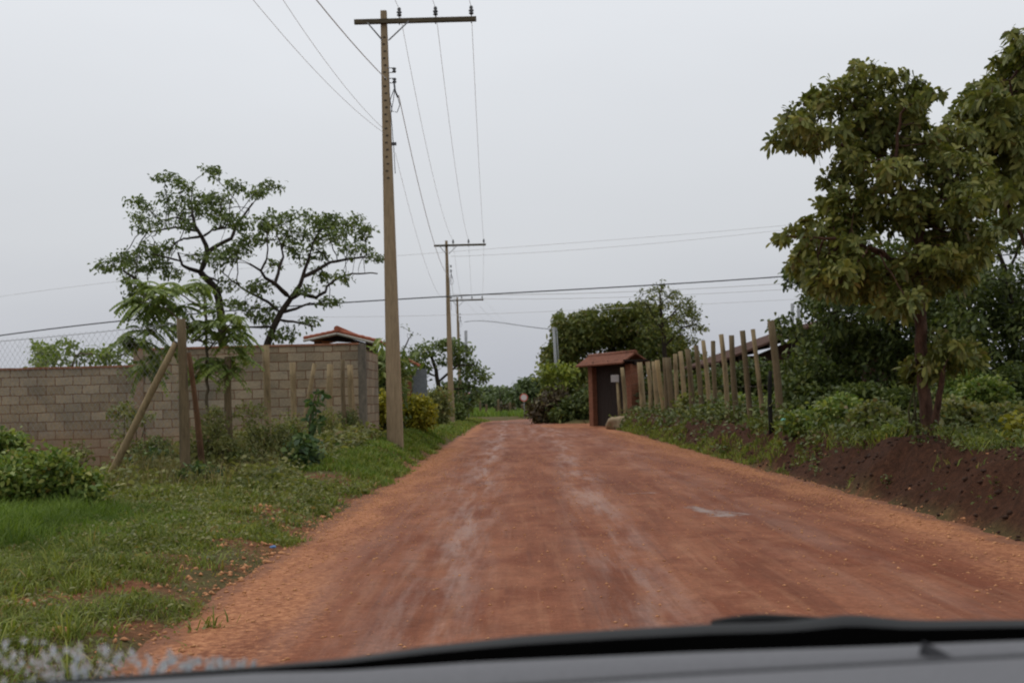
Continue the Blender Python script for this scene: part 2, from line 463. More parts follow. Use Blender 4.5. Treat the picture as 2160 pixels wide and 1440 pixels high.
def road_sd(x, y):
    x = np.asarray(x, float).ravel(); y = np.asarray(y, float).ravel()
    out = np.empty(len(x)); side = np.empty(len(x))
    for i in range(0, len(x), 20000):
        d = np.hypot(x[i:i + 20000, None] - _s[None, :, 0], y[i:i + 20000, None] - _s[None, :, 1]) - _s[None, :, 2]
        k = d.argmin(1)
        out[i:i + 20000] = d[np.arange(len(k)), k]; side[i:i + 20000] = np.sign(x[i:i + 20000] - _s[k, 0])
    far = y < 46
    return out, np.where(far, np.sign(x - 1.0), side)


def zroad(x, y):
    r = .018 * fbm(x * .7, y * .35, 4, 3) + .006 * fbm(x * 4, y * 2.5, 3, 8)
    r = r - .02 * np.exp(-((x + .52) / .22) ** 2) - .02 * np.exp(-((x - .8) / .22) ** 2)
    r = r - .02 * np.clip(np.abs(x - 1) / 2.9, 0, 1) ** 2
    return r - .2 * S((y - 56) / 32)


def terrain(x, y, full=False):
    shp = np.shape(x)
    x = np.asarray(x, float).ravel(); y = np.asarray(y, float).ravel()
    sd, side = road_sd(x, y)
    e = .28 * fbm(x * 1.1, y * .8, 3, 21) + .10 * vnoise(x * 5, y * 4, 4)
    hl = .11 + .30 * S((y - 13) / 10) * (1 - S((y - 30) / 22)) * (1 - S((-x - 4.6) / 3.0))
    hl = hl - .12 * S((-x - 5.5) / 2.5) * S((y - 13) / 4)
    hl = hl + .045 * fbm(x * .9, y * .9, 4, 5) + .02 * fbm(x * 5, y * 5, 2, 6)
    zl = hl * S((sd + e * .8 + .05 + .2 * (1 - S((y - 6) / 5))) / .9)
    hb = .60 * (1 - .72 * S((y - 43) / 5)) + .05 * fbm(x * .6, y * .5, 3, 9)
    rb = S((sd + e * .55 + .02) / (.72 + .25 * vnoise(y * .35, 0 * y, 2)))
    clod = (.10 * fbm(x * 2.2, y * 2.6, 5, 13) + .05 * fbm(x * .8, y * 3.5, 3, 17)) * np.clip(sd * 3, 0, 1) * (1 - .55 * S((sd - 1.2) / 1.5)) * (1 - S((y - 46) / 6))
    zr = hb * rb + clod
    h = np.where(side < 0, zl, zr)
    z = zroad(x, y) * (1 - .6 * S(sd / 1.0)) - .05 + (h + .05) * 1.0
    z = np.where(sd < -.45, zroad(x, y) - .05, z)
    blend = S((sd + .45) / .3)
    z = (zroad(x, y) - .05) * (1 - blend) + z * blend
    z = z - .05 * (1 - S((sd + .15) / .3))
    z = z - .12 * S((y - 60) / 40) * S(sd / 2) * 0
    bank = np.where((side > 0), S((sd + .05) / .25) * (1 - S((y - 44) / 6)) * (1 - .75 * S((sd - 1.6 - .5 * fbm(x, y, 2, 30)) / .8)), 0)
    if full: return z.reshape(shp), bank.reshape(shp)
    return z.reshape(shp)


def tz(x, y): return float(terrain(np.array([x]), np.array([y]))[0])


def graded(a, b, f):
    r = [a]
    while r[-1] < b: r.append(r[-1] + f(r[-1]))
    return np.array(r)


gx = np.concatenate([-graded(8.0, 600, lambda t: .3 + (t - 8) * .16)[::-1], graded(-7.8, -1.2, lambda t: .11), graded(-1.0, 3.3, lambda t: .3), graded(3.4, 6.2, lambda t: .06), graded(6.4, 600, lambda t: .15 + (t - 6.4) * .14)])
gy = np.concatenate([graded(-14, 3.6, lambda t: .8), graded(4.2, 1500, lambda t: max(.075, .0105 * t) if t < 100 else .04 * t)])
X, Y = np.meshgrid(gx, gy)
Z, BK = terrain(X, Y, True)
nr, nc = X.shape
idx = np.arange(nr * nc).reshape(nr, nc)
F = np.stack([idx[:-1, :-1], idx[:-1, 1:], idx[1:, 1:], idx[1:, :-1]], -1).reshape(-1, 4)
V = np.stack([X, Y, Z], -1).reshape(-1, 3)
o = add("ground", np_mesh("ground", V, F, [M['ground']], True, {"bank": BK.ravel()}))
meta(o, "red soil verge, dark cut bank and green pasture beside the dirt road", "ground", kind="structure")

# road sheet
ry = graded(-6, 100, lambda t: max(.07, .011 * abs(t)))
ru = np.linspace(-1, 1, 100)
cy = []
for y in ry:
    pass
# resample the centre line by arc length for an even sheet
cl_pts = np.array([(x, y, h) for (y, x, h) in _c])
tt = np.concatenate([[0], np.cumsum(np.hypot(np.diff(cl_pts[:, 0]), np.diff(cl_pts[:, 1])))])
ss = graded(0, tt[-1], lambda t: max(.07, .011 * abs(t - 12)))
ss = ss[ss <= tt[-1]]
cx_ = np.interp(ss, tt, cl_pts[:, 0]); cy_ = np.interp(ss, tt, cl_pts[:, 1]); ch_ = np.interp(ss, tt, cl_pts[:, 2])
for _ in range(6):
    k = np.array([.25, .5, .25])
    cx_[1:-1] = np.convolve(cx_, k, 'valid'); cy_[1:-1] = np.convolve(cy_, k, 'valid'); ch_[1:-1] = np.convolve(ch_, k, 'valid')
tx = np.gradient(cx_, ss); ty = np.gradient(cy_, ss); ln = np.hypot(tx, ty); tx /= ln; ty /= ln
XR = cx_[:, None] + ty[:, None] * ru[None, :] * (ch_[:, None] + .55)
YR = cy_[:, None] - tx[:, None] * ru[None, :] * (ch_[:, None] + .55)
ZR = zroad(XR, YR)
LAT = np.abs(ru[None, :]) * (ch_[:, None] + .55) / ch_[:, None] + 0 * XR


def smear(x, y, cx, cy, rx, ry, ang=0):
    c, s = math.cos(ang), math.sin(ang)
    u = (x - cx) * c + (y - cy) * s; v = -(x - cx) * s + (y - cy) * c
    return np.clip(1.3 - np.sqrt((u / rx) ** 2 + (v / ry) ** 2), 0, 1)


WET = np.zeros_like(XR)
for (px, py, rx, ry_, a) in ((1503, 1077, .95, .24, -1.26), (1530, 1085, .36, .24, 0), (1424, 1092, .26, .05, .1), (1360, 1040, .45, .08, -.1),
                             (1200, 938, .8, .25, 0), (1258, 1027, .26, .08, 0), (1228, 1064, .22, .05, .1), (1390, 1088, .12, .04, 0), (1418, 1253, .09, .03, .1), (1515, 1242, .07, .03, 0)):
    q = P(px, py, 1.0) - EYE
    t = -1.2 / q[2]
    WET = np.maximum(WET, smear(XR, YR, q[0] * t, q[1] * t, rx, ry_, a))
TR = np.exp(-((XR + .52) / .30) ** 2) * 1.0 + np.exp(-((XR - .78 - .02 * (YR - 8)) / .30) ** 2) * .85 + .35 * np.exp(-((XR - 2.4) / .4) ** 2) + .3 * np.exp(-((XR + 1.1) / .3) ** 2)
TR = np.maximum(TR, .7 * S((YR - 24) / 20) * np.exp(-((XR - .9) / 1.6) ** 2))
nr, nc = XR.shape
idx = np.arange(nr * nc).reshape(nr, nc)
F = np.stack([idx[:-1, :-1], idx[:-1, 1:], idx[1:, 1:], idx[1:, :-1]], -1).reshape(-1, 4)
o = add("road", np_mesh("road", np.stack([XR, YR, ZR], -1), F, [M['road']], True, {"lat": LAT.ravel(), "wet": WET.ravel(), "track": np.clip(TR, 0, 1).ravel()}))
meta(o, "damp red laterite road with polished wheel tracks and puddles", "road", kind="structure")
# gate apron: its own small sheet of packed earth
ap = MB()
na = 26
th = np.linspace(0, 2 * math.pi, na, endpoint=False)
rad_ = np.linspace(0, 1, 9)
vs = []; fs = []
for i, r in enumerate(rad_):
    for k, a in enumerate(th):
        x = 2.75 + 1.75 * r * math.cos(a); y = 51.0 + 5.0 * r * math.sin(a)
        vs.append((x, y, float(zroad(np.array([x]), np.array([y]))[0]) + .012 - .06 * (r == 1)))
for i in range(len(rad_) - 1):
    for k in range(na):
        fs.append((i * na + k, i * na + (k + 1) % na, (i + 1) * na + (k + 1) % na, (i + 1) * na + k))
apm = np_mesh("gate_path", np.array(vs), np.array(fs), [M['road']], True, {"lat": np.full(len(vs), .85), "wet": np.zeros(len(vs)), "track": np.zeros(len(vs))})
meta(add("gate_path", apm), "orange earth apron in front of the tiled gate", "path", kind="structure")

# ------------------------------------------------------------------ foliage machinery


def unit(v): return v / (np.linalg.norm(v, axis=-1, keepdims=True) + 1e-9)


def leaf_mesh(C, D, Lg, W, Nn=None, droop=.15, fold=.12):
    """folded pointed leaves: 6 vertices, 4 triangles-as-quads each (two quads)"""
    n = len(C)
    D = unit(D)
    if Nn is None: Nn = rng.normal(size=(n, 3)) * .7 + np.array([0, 0, .8])
    sdv = unit(np.cross(D, Nn)); up = unit(np.cross(sdv, D))
    Lg = np.broadcast_to(Lg, (n,))[:, None]; W = np.broadcast_to(W, (n,))[:, None]
    mid = C + D * Lg * .5 + up * Lg * .04
    tip = C + D * Lg - np.array([0, 0, 1.0]) * Lg * droop
    m1 = C + D * Lg * .38 + up * Lg * .04; m2 = C + D * Lg * .76 + up * Lg * .01 - np.array([0, 0, 1.0]) * Lg * droop * .5
    f_ = up * W * fold
    V = np.stack([C, m1 - sdv * W * .42 + f_, m2 - sdv * W * .46 + f_, tip, m2 + sdv * W * .46 + f_, m1 + sdv * W * .42 + f_], 1).reshape(-1, 3)
    F = (np.arange(n)[:, None] * 6 + np.arange(6)[None, :])
    return V, F


def merge(parts):
    Vs = []; Fs = []; o = 0
    for V, F in parts:
        if len(V) == 0: continue
        Vs.append(V); Fs.append(F + o); o += len(V)
    return np.concatenate(Vs), np.concatenate(Fs)


def blob_points(blobs, n, shell=.0):
    """random points in world ellipsoids (c(3), r(3))"""
    vol = np.array([b[1][0] * b[1][1] * b[1][2] for b in blobs]) ** .8
    k = rng.choice(len(blobs), n, p=vol / vol.sum())
    c = np.array([b[0] for b in blobs])[k]; r = np.array([b[1] for b in blobs])[k]
    d = unit(rng.normal(size=(n, 3)))
    t = rng.random(n) ** (1 / 3)
    t = shell + (1 - shell) * t
    return c + d * r * t[:, None]


def blobs_px(lst, Y, ydepth=None, jit=0.0):
    out = []
    for b in lst:
        px, py, rx, ry = b[:4]
        y = b[4] if len(b) > 4 else Y + random.uniform(-jit, jit)
        s = y / FPX
        out.append((P(px, py, y), np.array([rx * s, (ydepth or max(rx, ry) * s), ry * s])))
    return out


def colonize(init, parents, attr, step, infl, kill, maxn=6000, grav=0.0):
    nodes = [np.array(p, float) for p in init]; par = list(parents)
    A = np.array(attr); alive = np.ones(len(A), bool); kids = {}
    nd = np.full(len(A), 1e9); ni = np.zeros(len(A), int)

    def upd(start):
        new = np.array(nodes[start:])
        d = np.linalg.norm(A[:, None, :] - new[None], axis=2)
        k = d.argmin(1); m = d[np.arange(len(A)), k]
        better = m < nd
        nd[better] = m[better]; ni[better] = k[better] + start
    upd(0)
    for it in range(160):
        act = alive & (nd < infl)
        if not act.any():
            if not alive.any(): break
            infl *= 1.5
            if infl > 60: break
            continue
        src = np.unique(ni[act]); start = len(nodes)
        for s in src:
            if kids.get(s, 0) >= 3:
                alive[act & (ni == s)] = False; continue
            kids[s] = kids.get(s, 0) + 1
            sel = act & (ni == s)
            v = unit(A[sel] - nodes[s]).sum(0)
            v = v / (np.linalg.norm(v) + 1e-9) + rng.normal(size=3) * .12 + np.array([0, 0, grav])
            v /= np.linalg.norm(v) + 1e-9
            nodes.append(nodes[s] + v * step); par.append(s)
        if len(nodes) > maxn: break
        if len(nodes) == start: continue
        upd(start)
        alive &= nd > kill
    return np.array(nodes), np.array(par)


def branch_mesh(nodes, par, r_tip, expo=2.3, rmax=None, fixed=None, sides=5):
    n = len(nodes)
    r = np.zeros(n); nch = np.zeros(n, int)
    acc = np.zeros(n)
    for i in range(n - 1, -1, -1):
        if acc[i] == 0: acc[i] = r_tip ** expo
        r[i] = acc[i] ** (1 / expo)
        if par[i] >= 0: acc[par[i]] += acc[i]; nch[par[i]] += 1
    if rmax: r = np.minimum(r, rmax)
    if fixed is not None:
        for i, v in fixed.items(): r[i] = max(v, min(r[i], v * 1.2))
    d = np.zeros((n, 3))
    for i in range(n):
        if par[i] >= 0: d[i] = nodes[i] - nodes[par[i]]
    d[par < 0] = [0, 0, 1]
    d = unit(d)
    e = np.where(par >= 0)[0]; p = par[e]
    ref = np.tile(np.array([.37, .91, .2]), (n, 1))
    u = unit(np.cross(d, ref)); w = np.cross(d, u)
    a = np.linspace(0, 2 * math.pi, sides, endpoint=False)
    ring = lambda k, rad: nodes[k][:, None, :] + (u[k][:, None, :] * np.cos(a)[None, :, None] + w[k][:, None, :] * np.sin(a)[None, :, None]) * rad[:, None, None]
    A = ring(p, np.minimum(r[p], r[e] * 1.25)); B = ring(e, r[e])
    V = np.concatenate([A, B], 1).reshape(-1, 3)
    k = np.arange(sides); q = np.stack([k, (k + 1) % sides, (k + 1) % sides + sides, k + sides], 1)
    F = (np.arange(len(e))[:, None, None] * (2 * sides) + q[None]).reshape(-1, 4)
    return V, F, r, nch, d


def polyline_nodes(lines, seg):
    """hand-set main limbs: lines of (xyz, r). later lines attach to the nearest existing node"""
    nodes = []; par = []; fixed = {}
    for ln in lines:
        prev = -1
        if nodes:
            a = np.array(nodes); prev = int(np.linalg.norm(a - ln[0][0], axis=1).argmin())
        pts = [np.array(p[0], float) for p in ln]; rs = [p[1] for p in ln]
        for i in range(len(pts)):
            if i == 0 and prev >= 0: continue
            if i == 0:
                nodes.append(pts[0]); par.append(-1); fixed[0] = rs[0]; prev = 0; continue
            a = np.array(nodes[prev]); b = pts[i]
            k = max(1, int(np.linalg.norm(b - a) / seg))
            for j in range(1, k + 1):
                t = j / k
                wob = rng.normal(size=3) * .012 * np.linalg.norm(b - a) * (t < 1)
                nodes.append(a + (b - a) * t + wob); par.append(prev); prev = len(nodes) - 1
                fixed[prev] = rs[i - 1] + (rs[i] - rs[i - 1]) * t
    return nodes, par, fixed


def cluster_leaves(T, D, kind, size, count):
    """leaves round twig ends T with twig direction D"""
    n = len(T)
    if kind == 'rosette':
        k = count
        C = np.repeat(T, k, 0) + rng.normal(size=(n * k, 3)) * size * .18
        ax = np.repeat(D, k, 0)
        rd = unit(rng.normal(size=(n * k, 3)))
        rd = unit(rd - (rd * ax).sum(1, keepdims=True) * ax)
        dr = rd * 1.0 + ax * rng.uniform(-.1, .8, (n * k, 1)) + np.array([0, 0, .12])
        Lg = size * rng.uniform(.65, 1.2, n * k)
        return leaf_mesh(C, dr, Lg, Lg * rng.uniform(.32, .44, n * k), ax + rng.normal(size=(n * k, 3)) * .25, .28)
    if kind == 'pinnate':
        out = []
        k = count
        for j in range(k):
            rd = unit(rng.normal(size=(n, 3)) * np.array([1, 1, .35]) + D * .5)
            ln = size * rng.uniform(.7, 1.25, n)
            m = 11
            for q in range(1, m + 1):
                t = q / m
                base = T + rd * (ln * t)[:, None] - np.array([0, 0, 1.0]) * (ln * .55 * t ** 2)[:, None]
                tang = unit(rd - np.array([0, 0, 1.0]) * 1.1 * t)
                sv = unit(np.cross(tang, np.array([0, 0, 1.0])))
                lw = ln * .30 * (1 - .55 * abs(t - .45) ** 1.2)
                for sgn in (-1, 1):
                    out.append(leaf_mesh(base, sv * sgn + tang * .55 - np.array([0, 0, .35]), lw * rng.uniform(.8, 1.1, n), lw * .42, np.tile(np.array([0, 0, 1.0]), (n, 1)) + rng.normal(size=(n, 3)) * .2, .12))
        return merge(out)
    # bunch
    k = count
    C = np.repeat(T, k, 0) + rng.normal(size=(n * k, 3)) * size * np.array([.85, .85, .5])
    dr = rng.normal(size=(n * k, 3)) + np.repeat(D, k, 0) * .6 + np.array([0, 0, -.1])
    Lg = size * rng.uniform(.6, 1.3, n * k)
    wr = {'bunch': .5, 'round': .75, 'thin': .25}[kind]
    return leaf_mesh(C, dr, Lg, Lg * wr, None, .2)


def tree(name, label, cat, lines, blobs, n_attr, step, kind, size, count, leafmat, bark, r_tip=.006, infl=None, kill=None, group=None,
         rmax=None, extra_depth=0, fill=0, fill_size=None, grav=.0, sides=6, tips_from=2, shell=.0, woody='trunk'):
    nodes, par, fixed = polyline_nodes(lines, step)
    att = blob_points(blobs, n_attr, shell)
    nodes, par = colonize(nodes, par, att, step, infl or step * 9, kill or step * 1.6, grav=grav)
    Vb, Fb, r, nch, d = branch_mesh(nodes, par, r_tip, rmax=rmax, fixed=fixed, sides=sides)
    root = empty(name, tuple(lines[0][0][0]), label, cat, group)
    add(woody, np_mesh(woody, Vb, Fb, [bark], True), root)
    nf = len(fixed)
    tip = (nch == 0); tip[:nf] &= False
    near = tip.copy()
    p = np.where(tip)[0]
    for _ in range(tips_from - 1):
        p = par[p]; p = p[p >= nf]; near[p] = True
    T = nodes[near]; D = d[near]
    parts = [cluster_leaves(T, D, kind, size, count)]
    if fill:
        Cp = blob_points(blobs, fill, shell); 
        parts.append(leaf_mesh(Cp, rng.normal(size=(fill, 3)) + np.array([0, 0, -.2]), (fill_size or size) * rng.uniform(.6, 1.2, fill), (fill_size or size) * .45))
    V, F = merge(parts)
    add("crown" if woody == 'trunk' else "foliage", np_mesh("crown", V, F, [leafmat], False), root)
    return root


def shrub(name, label, blobs, n, kind, size, count, leafmat, cat="shrub", group=None, stems=6, stemmat=None, base=None, step=None):
    c = np.mean([b[0] for b in blobs], 0)
    if base is None: base = np.array([c[0], c[1], tz(c[0], c[1]) - .03])
    T = blob_points(blobs, n)
    D = unit(T - base) + np.array([0, 0, .3])
    root = empty(name, tuple(base), label, cat, group)
    sb = MB()
    for i in rng.choice(len(T), min(stems, len(T)), replace=False):
        t = T[i]; b0 = base + np.array([rng.normal() * .06, rng.normal() * .06, 0])
        mid = (b0 + t) / 2 + rng.normal(size=3) * .06 * np.linalg.norm(t - b0)
        sb.tube([b0, mid, t], [.018 * (1 + np.linalg.norm(t - b0) * .3), .012, .004], 5)
    sb.build("stem", stemmat or M['stem'], root)
    V, F = cluster_leaves(T, unit(D), kind, size, count)
    add("foliage", np_mesh("foliage", V, F, [leafmat]), root)
    return root


# ------------------------------------------------------------------ utility poles
def util_pole(loc, label):
    root = empty("utility_pole", loc, label, "utility pole", "concrete utility poles along the road")
    H = 9.45
    b = MB()
    # tapered double-T shaft: two flanges and a recessed web
    zs = np.linspace(-.3, H, 14)
    wx = lambda z: .335 - (.335 - .13) * max(z, 0) / H
    wy = lambda z: .25 - (.25 - .11) * max(z, 0) / H
    ring = lambda z: [(-wx(z) / 2, -wy(z) / 2), (wx(z) / 2 - .012, -wy(z) / 2), (wx(z) / 2, -wy(z) / 2 + .012), (wx(z) / 2, wy(z) / 2), (-wx(z) / 2, wy(z) / 2)]
    vs = []; fs = []
    for z in zs: vs += [(x + .06 * z / H * -1 + .0, y, z) for x, y in ring(z)]
    for i in range(len(zs) - 1):
        for k in range(5): fs.append((i * 5 + k, i * 5 + (k + 1) % 5, (i + 1) * 5 + (k + 1) % 5, (i + 1) * 5 + k))
    fs.append(tuple((len(zs) - 1) * 5 + k for k in range(5)))
    sx = lambda z: -.06 * z / H
    b.raw(vs, fs)
    for k in range(22):                                   # dark blocks up the face, coloured as the shade in step holes
        z = 5.75 + k * .155
        if z > H - .5: break
        b.box((sx(z) + .01 * (-1) ** k, -wy(z) / 2 - .001, z), (.055, .012, .035), 1)
    o = b.build("shaft", [M['pole'], M['pole_dark']], root); o.matrix_parent_inverse.identity()
    za = H - .265
    b = MB(); b.box((.695 + sx(za), -.11, za), (2.66, .09, .10))
    o = b.build("crossarm", M['arm'], root, .008); o.matrix_parent_inverse.identity()
    for x in (.35, 1.14, 1.92):
        b = MB()
        b.tube([(x - .06, -.11, za - .09), (x - .06, -.11, za + .11)], .012, 6, 1)
        prof = [(.0, .028), (.02, .055), (.04, .05), (.055, .03), (.08, .06), (.10, .055), (.12, .032), (.15, .042), (.185, .035), (.2, .012)]
        b.tube([(x - .06, -.11, za + .10 + p) for p, _ in prof], [r for _, r in prof], 10)
        o = b.build("insulator", [M['insul'], M['steel']], root); o.matrix_parent_inverse.identity()
    for (x0, z0, x1, z1) in ((-.40, za - .04, -.09, za - .42), (.50, za - .03, .05, za - .43)):
        b = MB(); b.tube([(x0, -.17, z0), (x1, -.14, z1)], .016, 6)
        o = b.build("brace", M['steel'], root); o.matrix_parent_inverse.identity()
    for dz in (1.33, 1.56):
        z = H - dz; b = MB()
        for q in (-.05, .05): b.box((.12 + sx(z), -.05, z + q), (.22, .03, .012), 1)
        b.tube([(.2 + sx(z), -.05, z - .06), (.2 + sx(z), -.05, z + .06)], .01, 6, 1)
        prof = [(-.045, .04), (-.02, .045), (0, .022), (.02, .045), (.045, .04)]
        b.tube([(.2 + sx(z), -.05, z + p) for p, _ in prof], [r for _, r in prof], 10)
        o = b.build("rack_insulator", [M['insul'], M['steel']], root); o.matrix_parent_inverse.identity()
    b = MB()
    s = sx(7.5)
    b.tube([(.19 + s, -.08, H - 1.6), (.21 + s, -.1, H - 1.8), (.27 + s, -.12, H - 1.95)], .02, 6)
    b.tube([(.27 + s, -.12, H - 1.95), (.31 + s, -.13, H - 2.12), (.25 + s, -.13, H - 2.28), (.14 + s, -.1, H - 2.25), (.1 + s, -.1, H - 2.0), (.19 + s, -.08, H - 1.75)], .009, 6)
    b.tube([(.2 + s, -.08, H - 1.75), (.17 + s, -.1, H - 2.0), (.11 + s, -.1, H - 2.3), (.15 + s, -.05, H - 3.0), (.17 + s, -.04, H - 3.6)], .008, 6)
    b.box((.16 + s, -.05, H - 2.95), (.1, .06, .06))
    o = b.build("cable_loop", M['cable'], root); o.matrix_parent_inverse.identity()
    return root


def dup(root, loc, label):
    r = root.copy(); COL.objects.link(r); r.location = loc; r["label"] = label
    for ch in list(root.children):
        c = ch.copy(); COL.objects.link(c); c.parent = r; c.matrix_parent_inverse.identity()
    return r


p1 = P(834, 937, 24.5); p2 = P(953, 895, 58.0); p3 = P(972, 884, 87.0)
poles = []
up = util_pole((p1[0], p1[1], p1[2]), "tallest nearest concrete pole on the grass verge with long crossarm")
up2 = dup(up, (p2[0], p2[1], p2[2] - .05), "middle concrete pole beside the far bend, halfway in size")
up3 = dup(up, (p3[0], p3[1], p3[2] - .1), "small most distant concrete pole with crossarm before the bend")
H = 9.45; za = H - .265


def sag(a, b, s, n=24):
    a = np.array(a); b = np.array(b)
    return [a + (b - a) * t - np.array([0, 0, 4 * s * t * (1 - t)]) for t in np.linspace(0, 1, n)]


def wire(name, spans, r, mat, label, group=None):
    b = MB()
    for a, c, s in spans: b.tube(sag(a, c, s), r, 5, caps=True)
    return meta(b.build(name, mat), label, "cable", group)


def loc3(x, dz): return [np.array([q[0] + x - .06, q[1] - .11, q[2] + (0, -.05, -.1)[i] + dz]) for i, q in enumerate((p1, p2, p3))]


for x, nm in ((.35, "inner bare conductor strung over the insulators, beside the pole tops"), (1.14, "middle bare conductor strung over the centre crossarm insulators"), (1.92, "outer bare conductor strung over the crossarm end insulators")):
    A, B, C = loc3(x, za + .27)
    back = np.array([A[0] - 1.2, -8, A[2] + .3])
    wire("power_line", [(back, A, .5), (A, B, .85), (B, C, .6), (C, C + np.array([3, 34, -.2]), .6)], .006, M['wire'], nm, "bare conductors between the poles")
A, B, C = loc3(.2, H - 1.9)
back = P(600, -420, 12.5); back = A + (back - A) * 1.6
wire("power_cable", [(P(690, 0, 17.0) + (P(690, 0, 17.0) - A) * 2, A + np.array([-.15, 0, .35]), .35), (A + np.array([.1, 0, 0]), B, .95), (B, C, .7)], .010, M['cable_grey'], "thick twisted grey cable hung below the crossarms from pole to pole")
A, B, C = loc3(-.02, H - 2.65)
wire("telephone_line", [(A + (P(640, 0, 17.5) - A) * 2.2, A, .5), (A + np.array([.22, 0, -.5]), B + np.array([0, 0, -.3]), 1.0)], .0042, M['wire'], "thin pale line meeting the nearest pole below its cable loop")
wire("telephone_line", [(A + (P(597, 0, 16.5) - A) * 2.2, A + np.array([0, 0, -.08]), .5)], .0042, M['wire'], "lowest thin pale line reaching the nearest pole from upper left")


def cross(name, pts, r, mat, label, Y):
    """a cable spanning the road at distance Y, through photo points"""
    b = MB()
    q = [P(px, py, Y if not isinstance(Y, tuple) else Y[0] + (Y[1] - Y[0]) * i / (len(pts) - 1)) for i, (px, py) in enumerate(pts)]
    # smooth by quadratic fit of height over x
    xs = np.array([a[0] for a in q]); zs_ = np.array([a[2] for a in q]); ys = np.array([a[1] for a in q])
    cz = np.polyfit(xs, zs_, min(3, len(q) - 1)); cyy = np.polyfit(xs, ys, 1)
    xx = np.linspace(xs[0], xs[-1], 60)
    b.tube([(x, np.polyval(cyy, x), np.polyval(cz, x)) for x in xx], r, 5)
    return meta(b.build(name, mat), label, "cable", "cables crossing over the road")


cross("overhead_cable", [(-260, 750), (0, 712), (240, 673), (480, 648), (715, 639), (1000, 632), (1400, 604), (1690, 576), (2000, 545), (2400, 500)], .026, M['cable'], "dark thick cable crossing the whole view above the gate trees", 46)
cross("overhead_cable", [(-260, 668), (0, 629), (240, 592), (500, 560), (840, 541), (1180, 523), (1690, 472), (2000, 430), (2400, 380)], .008, M['cable_grey'], "upper of the two thin grey lines highest above the road", 50)
cross("overhead_cable", [(950, 541), (1180, 529), (1690, 481), (2000, 442), (2400, 390)], .008, M['cable_grey'], "lower of the two thin grey lines highest above the road", 50)
cross("overhead_cable", [(955, 621), (1200, 619), (1500, 607), (1700, 595), (2300, 555)], .016, M['cable_grey'], "thin line from the middle pole to the right just above the thick cable", 58)
cross("overhead_cable", [(955, 629), (1200, 630), (1500, 618), (1700, 608), (2300, 570)], .012, M['cable_grey'], "faint line from the middle pole passing behind the sparse tree top", 58)
cross("overhead_cable", [(300, 660), (715, 668), (1000, 663), (1190, 655), (1700, 630)], .010, M['cable_grey'], "faint low line below the thick cable, ending behind the round tree", 60)
cross("overhead_cable", [(978, 676), (1060, 687), (1110, 690), (1168, 689)], .02, M['cable'], "sagging drop cable between far pole and grey steel post", (87, 60))

# plain grey poles
b = MB(); q = P(986, 886, 92); t = P(983, 697, 92)
b.tube([q - np.array([0, 0, .2]), t], [.13, .1], 8); b.tube([t + np.array([-.09, 0, -2.6]), t + np.array([-.09, 0, -.02])], .05, 6)
meta(b.build("plain_pole", M['grey_pole']), "plain grey pole without crossarm behind the far utility pole", "pole")
b = MB(); q = P(1179, 880, 60); t = P(1168, 690, 60)
b.tube([q, t], [.085, .075], 8); b.box(t + np.array([.06, 0, -.1]), (.22, .08, .16))
b.tube([t + np.array([.15, 0, -.1]), t + (q - t) * .6 + np.array([.15, 0, 0])], .03, 6)
meta(b.build("service_post", M['grey_pole']), "slim grey service post in front of the round dense tree", "post")
b = MB(); q = P(1187, 882, 59); t = P(1185, 798, 59); b.tube([q, t], .07, 7)
meta(b.build("wooden_post", M['post']), "short pale wooden stub beside the slim grey service post", "post")

# ------------------------------------------------------------------ block wall on the left
YW = 25.4
root = empty("block_wall", (PX(300, YW), YW, 0), "long concrete block wall with red coping, stepped at a pilaster, behind the fence", "wall")
xs_ = PX(283, YW); xl_ = PX(-330, YW); xc = PX(757, YW)
ztl = P(200, 776, YW)[2]; ztr = P(600, 731, YW)[2]
b = MB(); b.box(((xl_ + xs_) / 2, YW + .07, ztl / 2 - .15), (xs_ - xl_, .14, ztl + .3)); b.build("low_section", M['block'], root)
b = MB(); b.box(((xs_ + .22 + xc) / 2, YW + .07, ztr / 2 - .15), (xc - xs_ - .22, .14, ztr + .3)); b.build("high_section", M['block'], root)
b = MB(); b.box((xs_ + .11, YW + .06, ztr / 2 - .15), (.22, .2, ztr + .3)); b.build("pilaster", M['plaster'], root, .006)
b = MB()
n = 40


def coping(x0, x1, z, y):
    k = int((x1 - x0) / .25)
    for i in range(k):
        a = x0 + (x1 - x0) * i / k; c = x0 + (x1 - x0) * (i + 1) / k
        b.box(((a + c) / 2, y, z + .025 + random.uniform(-.004, .004)), (c - a - .004, .2, .045), 0)


coping(xl_, xs_ + .05, ztl, YW + .07); coping(xs_ + .02, xc + .02, ztr, YW + .07)
b.build("coping", M['coping'], root)
b = MB(); b.box((xc + .085, YW + .07, ztr / 2 - .13), (.165, .16, ztr + .32)); b.build("end_pillar", M['wallend'], root, .008)
b = MB(); b.box((xc + .1, YW + 1.25, ztr / 2 - .2), (.14, 2.15, ztr + .14)); b.build("return_section", M['block'], root)

# small gatehouse roof behind the wall
Yh = 31.0
ex0 = PX(640, Yh); ex1 = PX(796, Yh); ap_ = P(711, 700, Yh); eL = P(640, 715, Yh); eR = P(797, 721, Yh)
root = empty("gatehouse", (ap_[0], Yh + 1.5, 0), "small gatehouse with bright red tiled gable roof behind the block wall", "gatehouse")


